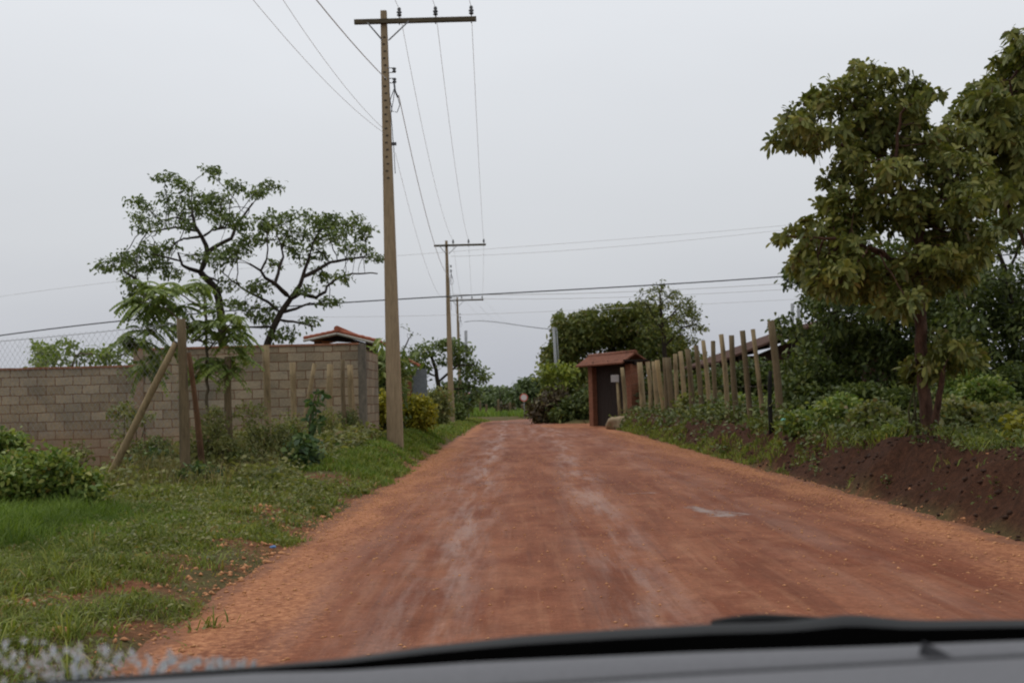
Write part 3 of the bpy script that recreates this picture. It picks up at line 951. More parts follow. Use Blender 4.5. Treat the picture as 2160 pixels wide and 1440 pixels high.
def tile_roof(name, ridge0, ridge1, e0, e1, mat, parent, rows=6, t=.05, wave=.025, pitch=.2):
    """corrugated clay-tile slope between ridge line and eave line, with thickness"""
    r0, r1, a0, a1 = (np.array(p, float) for p in (ridge0, ridge1, e0, e1))
    L_ = np.linalg.norm(r1 - r0); nu = max(8, int(L_ / pitch * 8)); nv = rows * 3
    nrm = np.cross(r1 - r0, a0 - r0); nrm /= np.linalg.norm(nrm)
    if nrm[2] < 0: nrm = -nrm
    vs = []
    for lay in (1, 0):
        for j in range(nv + 1):
            v = j / nv
            for i in range(nu + 1):
                u = i / nu
                p = (r0 + (r1 - r0) * u) * (1 - v) + (a0 + (a1 - a0) * u) * v
                h = wave * abs(math.sin(math.pi * u * L_ / pitch)) + .018 * ((v * rows) % 1)
                vs.append(p + nrm * ((h + t) if lay else 0))
    k = (nv + 1) * (nu + 1); fs = []
    g = lambda j, i: j * (nu + 1) + i
    for j in range(nv):
        for i in range(nu):
            fs.append((g(j, i), g(j, i + 1), g(j + 1, i + 1), g(j + 1, i)))
            fs.append((k + g(j + 1, i), k + g(j + 1, i + 1), k + g(j, i + 1), k + g(j, i)))
    for j in range(nv):
        for i in (0, nu): fs.append((g(j, i), g(j + 1, i), k + g(j + 1, i), k + g(j, i)))
    for i in range(nu):
        for j in (0, nv): fs.append((g(j, i), g(j, i + 1), k + g(j, i + 1), k + g(j, i)))
    bb = MB(); bb.raw(vs, fs)
    return bb.build(name, mat, parent)


Dv = np.array([0, 3.2, 0])
apb = ap_ + Dv
tile_roof("roof_slope", ap_, apb, eL, eL + Dv, M['tile_bright'], root)
tile_roof("roof_slope", ap_, apb, eR, eR + Dv, M['tile_bright'], root)
b = MB(); b.tube([ap_ + np.array([0, -.04, .09]), apb + np.array([0, .04, .09])], .085, 8, squash=1)
b.build("ridge", M['tile_bright'], root)
b = MB()
for a, c in ((ap_, eL), (ap_, eR)):
    for y0 in (-.03,):
        b.tube([a + np.array([0, y0, -.05]), c + np.array([0, y0, -.05])], .035, 4, smooth=False)
b.build("bargeboard", M['fascia'], root)
zg = tz(ap_[0], Yh + 1.5)
b = MB()
b.raw([eL + np.array([.3, .5, -.02]), eR + np.array([-.3, .5, -.02]), ap_ + np.array([0, .5, -.06]), eL + np.array([.3, .42, -.02]), eR + np.array([-.3, .42, -.02]), ap_ + np.array([0, .42, -.06])],
      [(3, 4, 5), (0, 2, 1), (0, 3, 5, 2), (1, 2, 5, 4), (0, 1, 4, 3)])
b.build("gable", M['darkwood'], root)
b = MB(); b.box(((eL[0] + eR[0]) / 2, Yh + 2.9, (eL[2] + zg) / 2 - .1), (eR[0] - eL[0] - .7, .15, eL[2] - zg))
b.build("wall", M['darkwood'], root)
for x in (eL[0] + .3, eR[0] - .3):
    b = MB(); b.box((x, Yh + .6, (eL[2] + zg) / 2 - .1), (.2, .2, eL[2] - zg + .1)); b.build("pillar", M['housewall'], root)

# second, lower gate pillar beyond
Yp = 40
q = P(862, 900, Yp); t = P(862, 778, Yp)
root = empty("gate_pillar", (q[0], Yp, q[2]), "brick pillar with small red tiled cap behind the nearest pole", "pillar")
b = MB(); b.box((q[0] - .12, Yp, (q[2] + t[2]) / 2), (.5, .4, t[2] - q[2])); b.build("shaft", M['brickred'], root, .01)
c0 = t + np.array([-.12, 0, .36])
for sgn in (-1, 1):
    tile_roof("cap", c0 + np.array([0, -.35, 0]), c0 + np.array([0, .35, 0]), c0 + np.array([sgn * .5, -.35, -.3]), c0 + np.array([sgn * .5, .35, -.3]), M['tile_bright'], root, 2)
b = MB(); b.box((q[0] + .42, Yp + .1, (q[2] + t[2]) / 2), (.5, .08, t[2] - q[2] - .02)); 
meta(b.build("gate_leaf", M['grey_panel']), "plain grey metal gate panel beside the tile capped brick pillar", "gate")

# ------------------------------------------------------------------ left fence
def wood_post(base, top, r0, r1, mat, parent, label=None, name="post", n=9):
    b = MB(); base = np.array(base); top = np.array(top)
    k = 7; pts = []; rs = []
    j = rng.normal(size=3) * .012
    for i in range(k):
        t = i / (k - 1)
        pts.append(base + (top - base) * t + j * math.sin(math.pi * t) * np.linalg.norm(top - base))
        rs.append((r0 + (r1 - r0) * t) * random.uniform(.94, 1.06))
    b.tube(pts, rs, n)
    b.m[-1] = 1
    o = b.build(name, [mat, M['end_grain']], parent)
    if label: o["label"] = label
    return o


q = P(391, 1024, 16.0); t = P(382, 672, 16.0)
fence = empty("wire_fence", (q[0], q[1], tz(q[0], q[1])), "old wire fence of leaning grey wooden posts with a braced corner, before the block wall", "fence")
wood_post(q - np.array([0, 0, .12]), t, .076, .062, M['post_old'], fence, "thick square-topped corner post")
q2 = P(214, 1036, 16.6); t2 = P(372, 722, 16.05)
wood_post(q2 - np.array([0, 0, .05]), t2, .06, .045, M['post'], fence, "slanting round brace leaning on the corner post", "brace")
q3 = P(430, 1022, 17.0); t3 = P(398, 742, 16.25)
wood_post(q3, t3, .05, .035, M['post_red'], fence, "thin reddish brace behind the corner post", "brace")
left_tops = [t]
for (tx_, ty_, bx, Yd, r, mt) in ((481, 752, 489, 17.95, .05, 'post_old'), (560, 728, 563, 19.6, .055, 'post'), (617, 764, 618, 21.2, .05, 'post'), (664, 766, 628, 22.3, .04, 'post'),
                                  (697, 768, 697, 23.4, .06, 'post'), (723, 758, 733, 24.1, .04, 'post_old'), (738, 770, 750, 24.7, .06, 'post')):
    tp = P(tx_, ty_, Yd); bx_ = PX(bx, Yd); bz = tz(bx_, Yd)
    wood_post((bx_, Yd, bz - .1), tp, r * 1.2, r * 1.1, M[mt], fence)
    left_tops.append(tp)
b = MB()
for fr in (.12, .35, .6, .85):
    pts = []
    for tp in left_tops:
        z0 = tz(tp[0], tp[1]); pts.append(np.array([tp[0], tp[1] - .06, tp[2] - .1 - fr * (tp[2] - z0 - .2) * .9]))
    for a, c in zip(pts[:-1], pts[1:]): b.tube(sag(a, c, .02, 5), .0025, 4, caps=False)
b.build("wire", M['rust'], fence)
# chain-link run from the corner post to the left
b = MB()
A0 = np.array([t[0], t[1], t[2] - .06]); A1 = P(-160, 731, 19.4)
Hn = 1.55
run = A1 - A0; LN = np.linalg.norm(run); ux = run / LN
b.tube(sag(A0, A1, .03, 12), .004, 4); 
cell = .13
nn = int(LN / cell)
for i in range(-int(Hn / cell), nn + 1):
    for sgn in (1, -1):
        x0 = i * cell if sgn == 1 else i * cell
        s0, s1 = x0, x0 + Hn
        lo, hi = max(s0, 0), min(s1, LN)
        if hi <= lo: continue
        za_, zb_ = (lo - x0), (hi - x0)
        f0, f1 = (za_, zb_) if sgn == 1 else (Hn - za_, Hn - zb_)
        b.tube([A0 + ux * lo - np.array([0, 0, f0]), A0 + ux * hi - np.array([0, 0, f1])], .0017, 3, caps=False)
b.build("chain_link_mesh", M['steel'], fence)

# ------------------------------------------------------------------ right fence of tall stakes
rf = [(1626, 676, 1645, 20.8, .062, 'post_old'), (1588, 694, 1610, 22.0, .04, 'post'), (1566, 697, 1582, 23.4, .052, 'post_old'), (1543, 707, 1554, 24.7, .056, 'post_old'), (1521, 705, 1533, 26, .05, 'post'),
      (1504, 719, 1510, 27.2, .05, 'post_old'), (1483, 718, 1497, 28.4, .05, 'post'), (1468, 728, 1480, 29.6, .048, 'post_old'), (1450, 736, 1459, 31, .055, 'post_old'), (1435, 741, 1444, 32.4, .052, 'post'),
      (1424, 746, 1430, 33.5, .05, 'post'), (1409, 754, 1419, 35, .07, 'post_old'), (1401, 754, 1405, 35.9, .05, 'post_old'), (1386, 759, 1402, 37, .06, 'post_pale'), (1379, 762, 1387, 38.3, .06, 'post'),
      (1366, 763, 1371, 40.2, .06, 'post'), (1349, 764, 1356, 42.3, .085, 'post'), (1312, 775, 1318, 45.5, .06, 'post'), (1300, 790, 1308, 47.0, .05, 'post')]
bx0 = PX(1645, 20.8)
rfence = empty("stake_fence", (bx0, 20.8, tz(bx0, 20.8)), "tall uneven fence of round wooden stakes on the dark bank, left of the leafy tree", "fence")
tops = []
for i, (tx_, ty_, bx, Yd, r, mt) in enumerate(rf):
    tp = P(tx_, ty_, Yd); x = PX(bx, Yd)
    lab = {0: "tallest thick stake nearest the tree", 13: "pale leaning stake"}.get(i)
    wood_post((x, Yd, tz(x, Yd) - .12), tp, r * (1.2 if i < 7 else 1.42), r * (1.06 if i < 7 else 1.25), M[mt], rfence, lab)
    tops.append((np.array([x, Yd, tz(x, Yd)]), tp))
x = PX(1624, 20.2)
wood_post((x, 20.2, tz(x, 20.2) - .05), P(1625, 782, 20.2), .045, .035, M['post_black'], rfence, "short burnt black stake")
b = MB()
for fr in (.22, .42, .62, .82):
    pts = [a + (c - a) * fr + np.array([0, -.06, 0]) for a, c in tops]
    for a, c in zip(pts[:-1], pts[1:]): b.tube(sag(a, c, .015, 4), .003, 4, caps=False)
b.build("wire", M['rust'], rfence)

# ------------------------------------------------------------------ tiled gate on the right
n0 = P(1341, 745, 46.0); n1 = P(1243, 753, 49.6)
root = empty("tiled_gate", (n0[0] - .8, 47.8, .1), "red brick gate with small tiled roof at the end of the stake fence", "gate")
rd = n1 - n0; rd[2] = 0; rl = np.linalg.norm(rd); rd /= rl
n1 = n0 + rd * rl
sdv = np.array([-rd[1], rd[0], 0]); sdv = sdv if sdv[0] < 0 else -sdv      # towards the road
eA = n0 + sdv * .66 + np.array([0, 0, -.42]); eB = n1 + sdv * .66 + np.array([0, 0, -.42])
tile_roof("roof_slope", n0, n1, eA, eB, M['tile'], root, 4)
eA2 = n0 - sdv * .66 + np.array([0, 0, -.42]); eB2 = n1 - sdv * .66 + np.array([0, 0, -.42])
tile_roof("roof_slope", n0, n1, eA2, eB2, M['tile'], root, 4)
b = MB(); b.tube([n0 + np.array([0, 0, .06]), n1 + np.array([0, 0, .06])], .09, 8); b.build("ridge", M['tile'], root)
rot = Matrix.Rotation(math.atan2(rd[1], rd[0]), 3, 'Z')
zb = n0[2] - .42
for (pt, w_) in ((n0 + rd * .3, .44), (n1 - rd * .35 + sdv * .0, .36)):
    z0 = tz(pt[0], pt[1]) - .1
    b = MB(); b.box((pt[0], pt[1], (z0 + zb) / 2), (w_, w_, zb - z0), 0, rot); b.build("pillar", M['brickred'], root, .015)
b = MB(); mid = (n0 + n1) / 2; b.box((mid[0], mid[1], zb + .03), (rl + .1, .16, .14), 0, rot)
for s_ in (.0, .33, .66, 1.0):
    pp = n0 + rd * rl * s_; b.box((pp[0], pp[1], zb + .14), (.07, 1.15, .07), 0, rot)
b.build("beam", M['darkwood'], root)
b = MB(); a = n0 + rd * .55; c = n1 - rd * .55; m_ = (a + c) / 2; z0 = tz(m_[0], m_[1]) - .3
for k in range(9):
    pp = a + (c - a) * ((k + .5) / 9); b.box((pp[0] - sdv[0] * .05, pp[1] - sdv[1] * .05, (z0 + zb) / 2), (rl / 9 * .70, .05, zb - z0 - .06), 0, rot)
b.build("gate_leaf", M['darkwood'], root)  # leaf colour stands in for the shade inside the gateway
q = P(1297, 798, 45.0); 
b = MB(); b.box(q, (.3, .12, .28)); b.tube([q + np.array([.08, .02, -.1]), (q[0] + .14, q[1] + .02, tz(q[0], q[1]) - .1)], .04, 6, 1)
meta(b.build("mailbox", [M['paper'], M['post']], None), "pale square letter box on a stick in front of the gate", "mailbox")

# ------------------------------------------------------------------ house on the right behind the stakes
Yr = 33.0
eav = P(1516, 766, Yr); rg_ = P(1760, 672, Yr)
root = empty("farm_house", (rg_[0], Yr + 3, tz(rg_[0], Yr + 3)), "low farm house with red tiled roof behind the stake fence", "house")
Dv = np.array([0, 7.0, 0]); e2 = np.array([2 * rg_[0] - eav[0], Yr, eav[2]])
tile_roof("roof_slope", rg_, rg_ + Dv, eav, eav + Dv, M['tile_dark'], root, 8)
tile_roof("roof_slope", rg_, rg_ + Dv, e2, e2 + Dv, M['tile_dark'], root, 8)
b = MB()
for t_ in np.linspace(.06, .94, 8):
    for A_ in (eav, e2):
        p_ = rg_ + (A_ - rg_) * t_; b.box((p_[0], Yr + 3.5, p_[2] - .07), (.08, 6.8, .1))
b.build("rafters", M['darkwood'], root)
z0 = tz(rg_[0], Yr + 3)
b = MB(); x0 = eav[0] + 1.0; x1 = e2[0] - 1.0; zt_ = eav[2] + .1
b.box(((x0 + x1) / 2, Yr + 4.2, (z0 + zt_) / 2), (x1 - x0, 5.0, zt_ - z0 + .3))
zt2 = rg_[2] - .2
b.build("wall", M['housewall'], root); b = MB()
b.raw([(x0, Yr + 1.8, zt_ - .02), (x1, Yr + 1.8, zt_ - .02), (rg_[0], Yr + 1.8, zt2), (x0, Yr + 2.0, zt_ - .02), (x1, Yr + 2.0, zt_ - .02), (rg_[0], Yr + 2.0, zt2)], [(0, 1, 2), (3, 5, 4), (0, 2, 5, 3), (1, 4, 5, 2), (0, 3, 4, 1)])
b.build("gable", M['housewall'], root)
for x in (eav[0] + .35, eav[0] + 2.2):
    zz_ = eav[2] + (x - eav[0]) * (rg_[2] - eav[2]) / (rg_[0] - eav[0]) - .05
    b = MB(); b.tube([(x, Yr + .3, z0 - .2), (x, Yr + .3, zz_)], .07, 8); b.build("veranda_post", M['darkwood'], root)
for i, (px, py0, py1) in enumerate(((1671, 640, 740), (1684, 642, 740))):
    b = MB(); b.tube([P(px + 2, py1, 41), P(px, py0, 41)], .06, 6)
    meta(b.build("roof_mast", M['grey_pole']), ("left of two slim pale masts rising behind the farm house roof", "right of two slim pale masts rising behind the farm house roof")[i], "mast", "pale masts behind the farm house")

# ------------------------------------------------------------------ signs
q = P(989, 886, 79); s0 = P(989, 830, 79)
root = empty("notice_sign", (q[0], 79, q[2]), "teal notice sign with red header and white foot beside the far poles", "sign")
b = MB(); b.tube([q + np.array([0, .06, 0]), s0 + np.array([0, .06, .05])], .04, 6); b.build("sign_post", M['steel'], root)
b = MB(); k = 79 / FPX
b.box((q[0], 79, P(0 + 989, 841, 79)[2]), (15 * k, .03, 14 * k)); b.build("panel", M['teal'], root)
b = MB(); b.box((q[0] - .03, 78.995, P(989, 831, 79)[2]), (12 * k, .03, 5 * k)); b.build("header", M['signred'], root)
b = MB(); b.box((q[0], 78.995, P(989, 850.5, 79)[2]), (15 * k, .03, 4.5 * k)); b.build("footer", M['white'], root)
q = P(1107, 884, 84); s0 = P(1105, 838, 84)
root = empty("round_sign", (q[0], 84, q[2]), "small round white road sign with red rim at the bend", "sign")
b = MB(); b.tube([q + np.array([0, .05, -.2]), s0 + np.array([0, .05, .1])], .035, 6); b.build("sign_post", M['steel'], root)
b = MB(); b.tube([s0 + np.array([0, 0, 0]), s0 + np.array([0, .02, 0])], .30, 20, smooth=False); b.build("rim", M['signred'], root)
b = MB(); b.tube([s0 + np.array([0, -.006, 0]), s0 + np.array([0, .012, 0])], .225, 20, smooth=False); b.build("face", M['white'], root)

# ------------------------------------------------------------------ trees
def Z7(x, y): return 180 + x / 3.375, 340 + y / 3.375
def Z6(x, y): return 1600 + x / 2.571, 60 + y / 2.571


def limb(pts, conv, Y, dY=0, r0=.1, r1=.03):
    n = len(pts); out = []
    for i, (x, y) in enumerate(pts):
        px, py = conv(x, y); t = i / max(1, n - 1)
        out.append((P(px, py, Y + dY * t), r0 + (r1 - r0) * t))
    return out


YA = 38.0
A_lines = [limb([(985, 1420), (965, 1080), (930, 900), (840, 815), (822, 790), (870, 650), (860, 600), (830, 540), (780, 460), (760, 370)], Z7, YA, 0, .16, .05),
           limb([(822, 795), (740, 765), (690, 740), (660, 650)], Z7, YA, -1.6, .08, .03), limb([(690, 740), (600, 690), (480, 660)], Z7, YA - 1.2, -1, .04, .02),
           limb([(870, 640), (940, 600), (1040, 550), (1080, 450), (1140, 370), (1190, 300)], Z7, YA, 1.6, .09, .03),
           limb([(830, 540), (700, 550), (640, 580)], Z7, YA, 1.3, .05, .02), limb([(850, 510), (900, 490), (1000, 470)], Z7, YA, -1.5, .05, .02),
           limb([(850, 830), (950, 850)], Z7, YA, -1, .06, .03), limb([(930, 900), (560, 930), (430, 890), (350, 830), (270, 780)], Z7, YA, -1.8, .08, .03),
           limb([(780, 470), (650, 400), (540, 420)], Z7, YA, -1.2, .045, .02), limb([(800, 480), (640, 470), (480, 500), (420, 490)], Z7, YA, 1.0, .04, .015)]
A_bl = [(360, 290, 70, 45), (450, 340, 80, 45), (600, 130, 90, 40), (700, 180, 80, 45), (900, 90, 70, 45), (570, 280, 70, 40), (800, 280, 120, 60), (900, 350, 130, 65), (700, 350, 120, 65), (620, 450, 140, 50), (430, 470, 90, 30),
        (950, 260, 90, 45), (1080, 170, 90, 30), (1240, 230, 90, 40), (1320, 170, 80, 35), (1000, 430, 100, 55), (1100, 430, 60, 45), (420, 640, 100, 45), (270, 680, 110, 40), (330, 760, 120, 40), (150, 750, 70, 25), (500, 740, 120, 50),
        (340, 860, 100, 40), (560, 620, 90, 40), (620, 800, 100, 40), (900, 680, 80, 45), (380, 400, 60, 40), (400, 940, 110, 40)]
B_lines = [limb([(1250, 1480), (1300, 1290), (1340, 1180), (1390, 1080), (1460, 980), (1530, 880), (1560, 780), (1600, 660)], Z7, 36.5, 0, .15, .05),
           limb([(1560, 830), (1640, 780), (1740, 720), (1850, 700), (1990, 680)], Z7, 36.5, 1.2, .08, .03), limb([(1450, 975), (1400, 920), (1350, 870), (1280, 830), (1250, 780), (1170, 730)], Z7, 36.5, -1.5, .09, .03),
           limb([(1350, 870), (1380, 760), (1410, 680), (1390, 590)], Z7, 36, .8, .06, .03), limb([(1255, 790), (1290, 700), (1300, 620)], Z7, 35.2, 0, .045, .025),
           limb([(1390, 1080), (1300, 1000), (1200, 950), (1110, 900), (1040, 850), (960, 770)], Z7, 36.5, 1.6, .06, .02), limb([(1450, 1000), (1530, 940), (1640, 970), (1710, 930), (1720, 890), (1800, 830), (1900, 800), (2080, 800)], Z7, 36.5, -1.5, .07, .02),
           limb([(1390, 1090), (1500, 1050), (1600, 1010), (1720, 1030)], Z7, 36.5, 1.5, .06, .02), limb([(1350, 1160), (1260, 1180), (1160, 1180)], Z7, 36.5, -1, .06, .03), limb([(1380, 1130), (1520, 1150), (1640, 1180)], Z7, 36.5, -.9, .05, .02)]
B_bl = [(1270, 460, 100, 55), (1400, 400, 90, 45), (1480, 380, 60, 35), (1580, 400, 70, 45), (1500, 500, 130, 50), (1680, 440, 90, 45), (1750, 420, 80, 45), (1900, 430, 100, 50), (1980, 500, 80, 65), (1800, 520, 120, 50), (1650, 560, 120, 50),
        (1900, 620, 130, 45), (2050, 690, 70, 40), (1680, 660, 100, 35), (1200, 560, 110, 55), (1100, 640, 110, 60), (980, 690, 90, 50), (1450, 590, 80, 40), (1500, 690, 60, 35), (1340, 740, 60, 40), (1220, 900, 110, 40), (1000, 870, 60, 35),
        (1560, 920, 80, 30), (1700, 830, 50, 35), (1750, 1010, 80, 35), (1570, 1140, 90, 35), (1850, 830, 80, 30), (1040, 1010, 90, 45), (1200, 1040, 130, 50), (1250, 1120, 120, 50), (1400, 1240, 110, 50)]
cv = lambda bl: [(*Z7(x, y), rx / 3.375, ry / 3.375) for x, y, rx, ry in bl]
tree("savanna_tree", "dark limbed sparse tree with flat layered crown behind the wall, the taller left one", "tree", A_lines, blobs_px(cv(A_bl), YA, .8, 1.7), 900, .2, 'bunch', .145, 17, M['l_cerrado'], M['bark'], r_tip=.009, group="sparse trees behind the wall", infl=2.0, kill=.24)
tree("savanna_tree", "dark forked sparse tree behind the wall, beside the red gatehouse roof", "tree", B_lines, blobs_px(cv(B_bl), 36.5, .8, 1.6), 900, .2, 'bunch', .145, 17, M['l_cerrado'], M['bark'], r_tip=.009, group="sparse trees behind the wall", infl=2.0, kill=.24)

# feathery young tree at the corner post
ident = lambda x, y: (x, y)
F_lines = [limb([(440, 1000), (438, 860), (436, 740), (432, 640), (430, 610)], ident, 18.2, 0, .03, .018), limb([(436, 720), (385, 680), (350, 650), (310, 640)], ident, 18.1, -.6, .018, .008), limb([(432, 650), (380, 620), (330, 605)], ident, 18.1, .5, .015, .008), limb([(436, 735), (470, 700), (490, 680)], ident, 18.1, -.5, .018, .008), limb([(436, 730), (400, 715), (340, 690), (290, 720)], ident, 18, -.5, .015, .006), limb([(438, 800), (475, 770), (490, 790)], ident, 18.1, -.4, .014, .006)]
F_bl = [(330, 610, 60, 18), (390, 600, 50, 15), (300, 640, 35, 25), (360, 640, 60, 20), (470, 670, 45, 25), (490, 690, 30, 30), (430, 690, 40, 25), (330, 690, 40, 20), (290, 720, 35, 18), (350, 740, 40, 20), (485, 760, 25, 35), (310, 770, 30, 20), (440, 770, 25, 20)]
tree("feathery_tree", "young bright green tree with drooping feathery leaves over the corner post", "tree", F_lines, blobs_px(F_bl, 18.0, .45, .3), 210, .1, 'pinnate', .33, 5, M['l_feather'], M['bark_pale'], r_tip=.004, tips_from=1, infl=2.5, kill=.14)
# leafy tops peeping over the wall
W_lines = [limb([(140, 860), (150, 780), (160, 750)], ident, 28.5, 0, .05, .03)]
tree("leafy_treelet", "small pale green tree peeping over the low part of the wall", "tree", W_lines, blobs_px([(95, 750, 38, 26), (140, 738, 48, 26), (190, 755, 40, 20), (110, 765, 50, 15), (240, 745, 40, 22), (270, 735, 40, 20), (300, 760, 40, 20)], 28.5, .6, .5), 300, .14, 'bunch', .13, 18, M['l_feather'], M['bark_pale'], infl=3, kill=.18)

# right tree with large rosettes
R_lines = [limb([(1966, 975), (1958, 900), (1950, 830), (1943, 740), (1938, 640), (1936, 600), (1942, 520), (1945, 480)], ident, 13.6, 0, .085, .04),
           limb([(1964, 940), (1975, 870), (1985, 815), (1990, 780)], ident, 13.5, -.3, .05, .025),
           limb([(1932, 600), (1890, 565), (1862, 530), (1830, 520)], ident, 13.6, -.5, .035, .015), limb([(1940, 520), (1900, 430), (1850, 370), (1830, 300), (1815, 220)], ident, 13.6, .5, .035, .012),
           limb([(1942, 500), (1905, 420), (1890, 330), (1900, 240)], ident, 13.6, -.4, .03, .012), limb([(1942, 480), (2000, 400), (2040, 340)], ident, 13.6, .2, .03, .012), limb([(1850, 370), (1770, 300), (1700, 270)], ident, 13.9, -.2, .022, .01),
           limb([(1870, 535), (1800, 510), (1720, 500), (1660, 498)], ident, 13.3, -.2, .02, .008)]
R_bl6 = [(560, 260, 90, 45), (700, 300, 80, 45), (330, 340, 50, 35), (480, 360, 150, 70), (250, 470, 120, 60), (180, 560, 80, 45), (330, 600, 130, 60), (600, 480, 180, 100), (800, 420, 110, 80), (870, 400, 60, 50), (760, 560, 150, 80),
         (560, 640, 150, 70), (480, 760, 90, 70), (850, 650, 90, 60), (700, 800, 150, 80), (400, 920, 90, 55), (500, 980, 170, 80), (400, 1100, 150, 80), (250, 1090, 80, 40), (130, 1130, 55, 25), (280, 1230, 80, 55),
         (500, 1200, 140, 90), (400, 1290, 90, 50), (750, 1000, 150, 110), (900, 950, 140, 100), (950, 1100, 150, 110), (1080, 950, 140, 110), (1100, 800, 140, 90), (980, 720, 120, 80), (1000, 580, 60, 50), (1080, 620, 110, 70), (1150, 880, 90, 90),
         (1100, 1100, 100, 80), (900, 1250, 150, 70), (700, 1300, 130, 60)]
R_bl = [(*Z6(x, y), rx / 2.571, ry / 2.571) for x, y, rx, ry in R_bl6] + [(1975, 765, 45, 28), (2020, 750, 40, 25), (1945, 775, 22, 20), (2000, 735, 40, 20), (1760, 585, 50, 40), (1850, 600, 55, 35), (1990, 580, 60, 40), (2050, 520, 40, 45), (1710, 560, 35, 30), (1900, 640, 40, 25)]
tree("rosette_tree", "leafy tree with big leaf rosettes and reddish forked trunk on the bank", "tree", R_lines, blobs_px(R_bl, 13.6, .65, .6), 2300, .1, 'rosette', .128, 14, M['l_rosette'], M['bark_red'], r_tip=.005, infl=1.6, kill=.11, sides=8, tips_from=3, fill=5000, fill_size=.10)

R3_lines = [limb([(2200, 960), (2195, 850), (2185, 700), (2180, 560), (2175, 400), (2172, 250)], ident, 15.5, 0, .08, .03), limb([(2180, 560), (2120, 420), (2080, 330), (2060, 290)], ident, 15.5, .4, .03, .01), limb([(2178, 420), (2140, 250), (2130, 170)], ident, 15.5, -.4, .025, .01)]
R3_bl6 = [(1430, 50, 50, 45), (1390, 150, 80, 50), (1330, 235, 70, 40), (1430, 230, 60, 60), (1200, 340, 80, 40), (1300, 350, 130, 60), (1250, 440, 130, 70), (1400, 420, 100, 80), (1150, 430, 60, 40), (1350, 550, 110, 70), (1200, 560, 90, 70), (1300, 650, 110, 50), (1420, 640, 80, 70),
          (1250, 700, 80, 45), (1380, 760, 90, 50), (1310, 850, 80, 50), (1400, 900, 80, 60), (1250, 930, 60, 45), (1420, 1040, 70, 50), (1560, 150, 120, 140), (1600, 350, 160, 150), (1600, 580, 160, 130), (1500, 780, 110, 80)]
tree("rosette_tree", "tall leafy tree cut by the right edge, rising above the others", "tree", R3_lines, blobs_px([(*Z6(x, y), rx / 2.571, ry / 2.571) for x, y, rx, ry in R3_bl6], 15.5, .65, .5), 1750, .11, 'rosette', .145, 14, M['l_rosette'], M['bark_red'], r_tip=.005, infl=1.8, kill=.12, tips_from=3)

# dark trees in the back right
D_lines = [limb([(1910, 930), (1905, 780), (1890, 690), (1880, 620)], ident, 22.5, 0, .12, .05), limb([(1900, 720), (1840, 660), (1790, 620)], ident, 22.5, -.5, .05, .02), limb([(1904, 800), (1830, 760), (1760, 740)], ident, 22.5, .4, .05, .02)]
D_bl = [(1700, 570, 40, 40), (2000, 540, 60, 50), (2060, 590, 50, 50), (1880, 540, 60, 35), (1660, 690, 25, 30), (1760, 590, 50, 35), (1830, 570, 60, 35), (1900, 590, 60, 45), (1960, 570, 60, 45), (2010, 600, 50, 50), (1720, 625, 25, 22), (1790, 600, 60, 35), (1740, 640, 40, 25), (1720, 690, 35, 30), (1850, 610, 70, 50), (1800, 670, 75, 50), (1900, 690, 80, 80), (1760, 740, 75, 55), (1850, 770, 90, 70), (1950, 630, 70, 60), (1700, 780, 50, 50), (1980, 700, 60, 60), (1740, 810, 70, 50), (1680, 830, 35, 40)]
tree("dark_tree", "dark dense tree behind the reddish trunk and the stake fence", "tree", D_lines, blobs_px(D_bl, 22.5, 1.1, .9), 1150, .18, 'bunch', .12, 20, M['l_dark'], M['bark'], r_tip=.007, infl=2.5, kill=.24, fill=13000, fill_size=.13)
E_lines = [limb([(2150, 930), (2146, 800), (2140, 690), (2125, 580), (2100, 520)], ident, 20.5, 0, .09, .03), limb([(2128, 590), (2150, 520), (2165, 470)], ident, 20.5, -.3, .03, .015), limb([(2143, 720), (2080, 650), (2040, 600)], ident, 20.5, .3, .03, .015)]
E_bl = [(2010, 600, 60, 50), (2080, 670, 60, 50), (2160, 650, 40, 60), (2110, 470, 40, 35), (2070, 500, 30, 30), (2140, 500, 40, 40), (2050, 630, 70, 55), (2130, 640, 60, 50), (2100, 720, 85, 60), (2040, 740, 60, 60), (2160, 580, 40, 40), (2180, 700, 70, 70), (2020, 680, 50, 50), (2150, 780, 60, 40), (2060, 800, 60, 40)]
tree("dark_tree", "dark thin-stemmed tree at the right edge with sky showing between its limbs", "tree", E_lines, blobs_px(E_bl, 20.5, .9, .8), 460, .17, 'bunch', .115, 18, M['l_dark'], M['bark'], r_tip=.007, infl=2.5, kill=.22, fill=6000, fill_size=.12)

# round dense tree and sparse neighbour behind the gate
Mg_lines = [limb([(1300, 890), (1298, 800), (1290, 740), (1285, 700)], ident, 63, 0, .35, .15)]
Mg_bl = [(1290, 685, 95, 45), (1230, 700, 60, 42), (1195, 725, 35, 45), (1180, 680, 14, 22), (1170, 765, 28, 45), (1260, 745, 100, 60), (1350, 705, 70, 55), (1385, 740, 65, 55), (1310, 800, 100, 50), (1215, 810, 55, 50), (1430, 770, 65, 35), (1230, 850, 60, 35), (1340, 660, 50, 22)]
tree("mango_tree", "large dense round tree behind the tiled gate", "tree", Mg_lines, blobs_px(Mg_bl, 63, 2.0, 1.0), 900, .38, 'bunch', .26, 20, M['l_mango'], M['bark'], r_tip=.012, infl=5, kill=.45, fill=24000, fill_size=.27, shell=.45)
Sp_lines = [limb([(1410, 880), (1405, 780), (1400, 720), (1395, 660), (1392, 620)], ident, 57, 0, .16, .05), limb([(1402, 730), (1440, 690), (1470, 685)], ident, 57, -.6, .06, .02), limb([(1400, 700), (1370, 650), (1350, 630)], ident, 57, .8, .06, .02), limb([(1400, 690), (1430, 650), (1440, 635)], ident, 57, .9, .05, .02)]
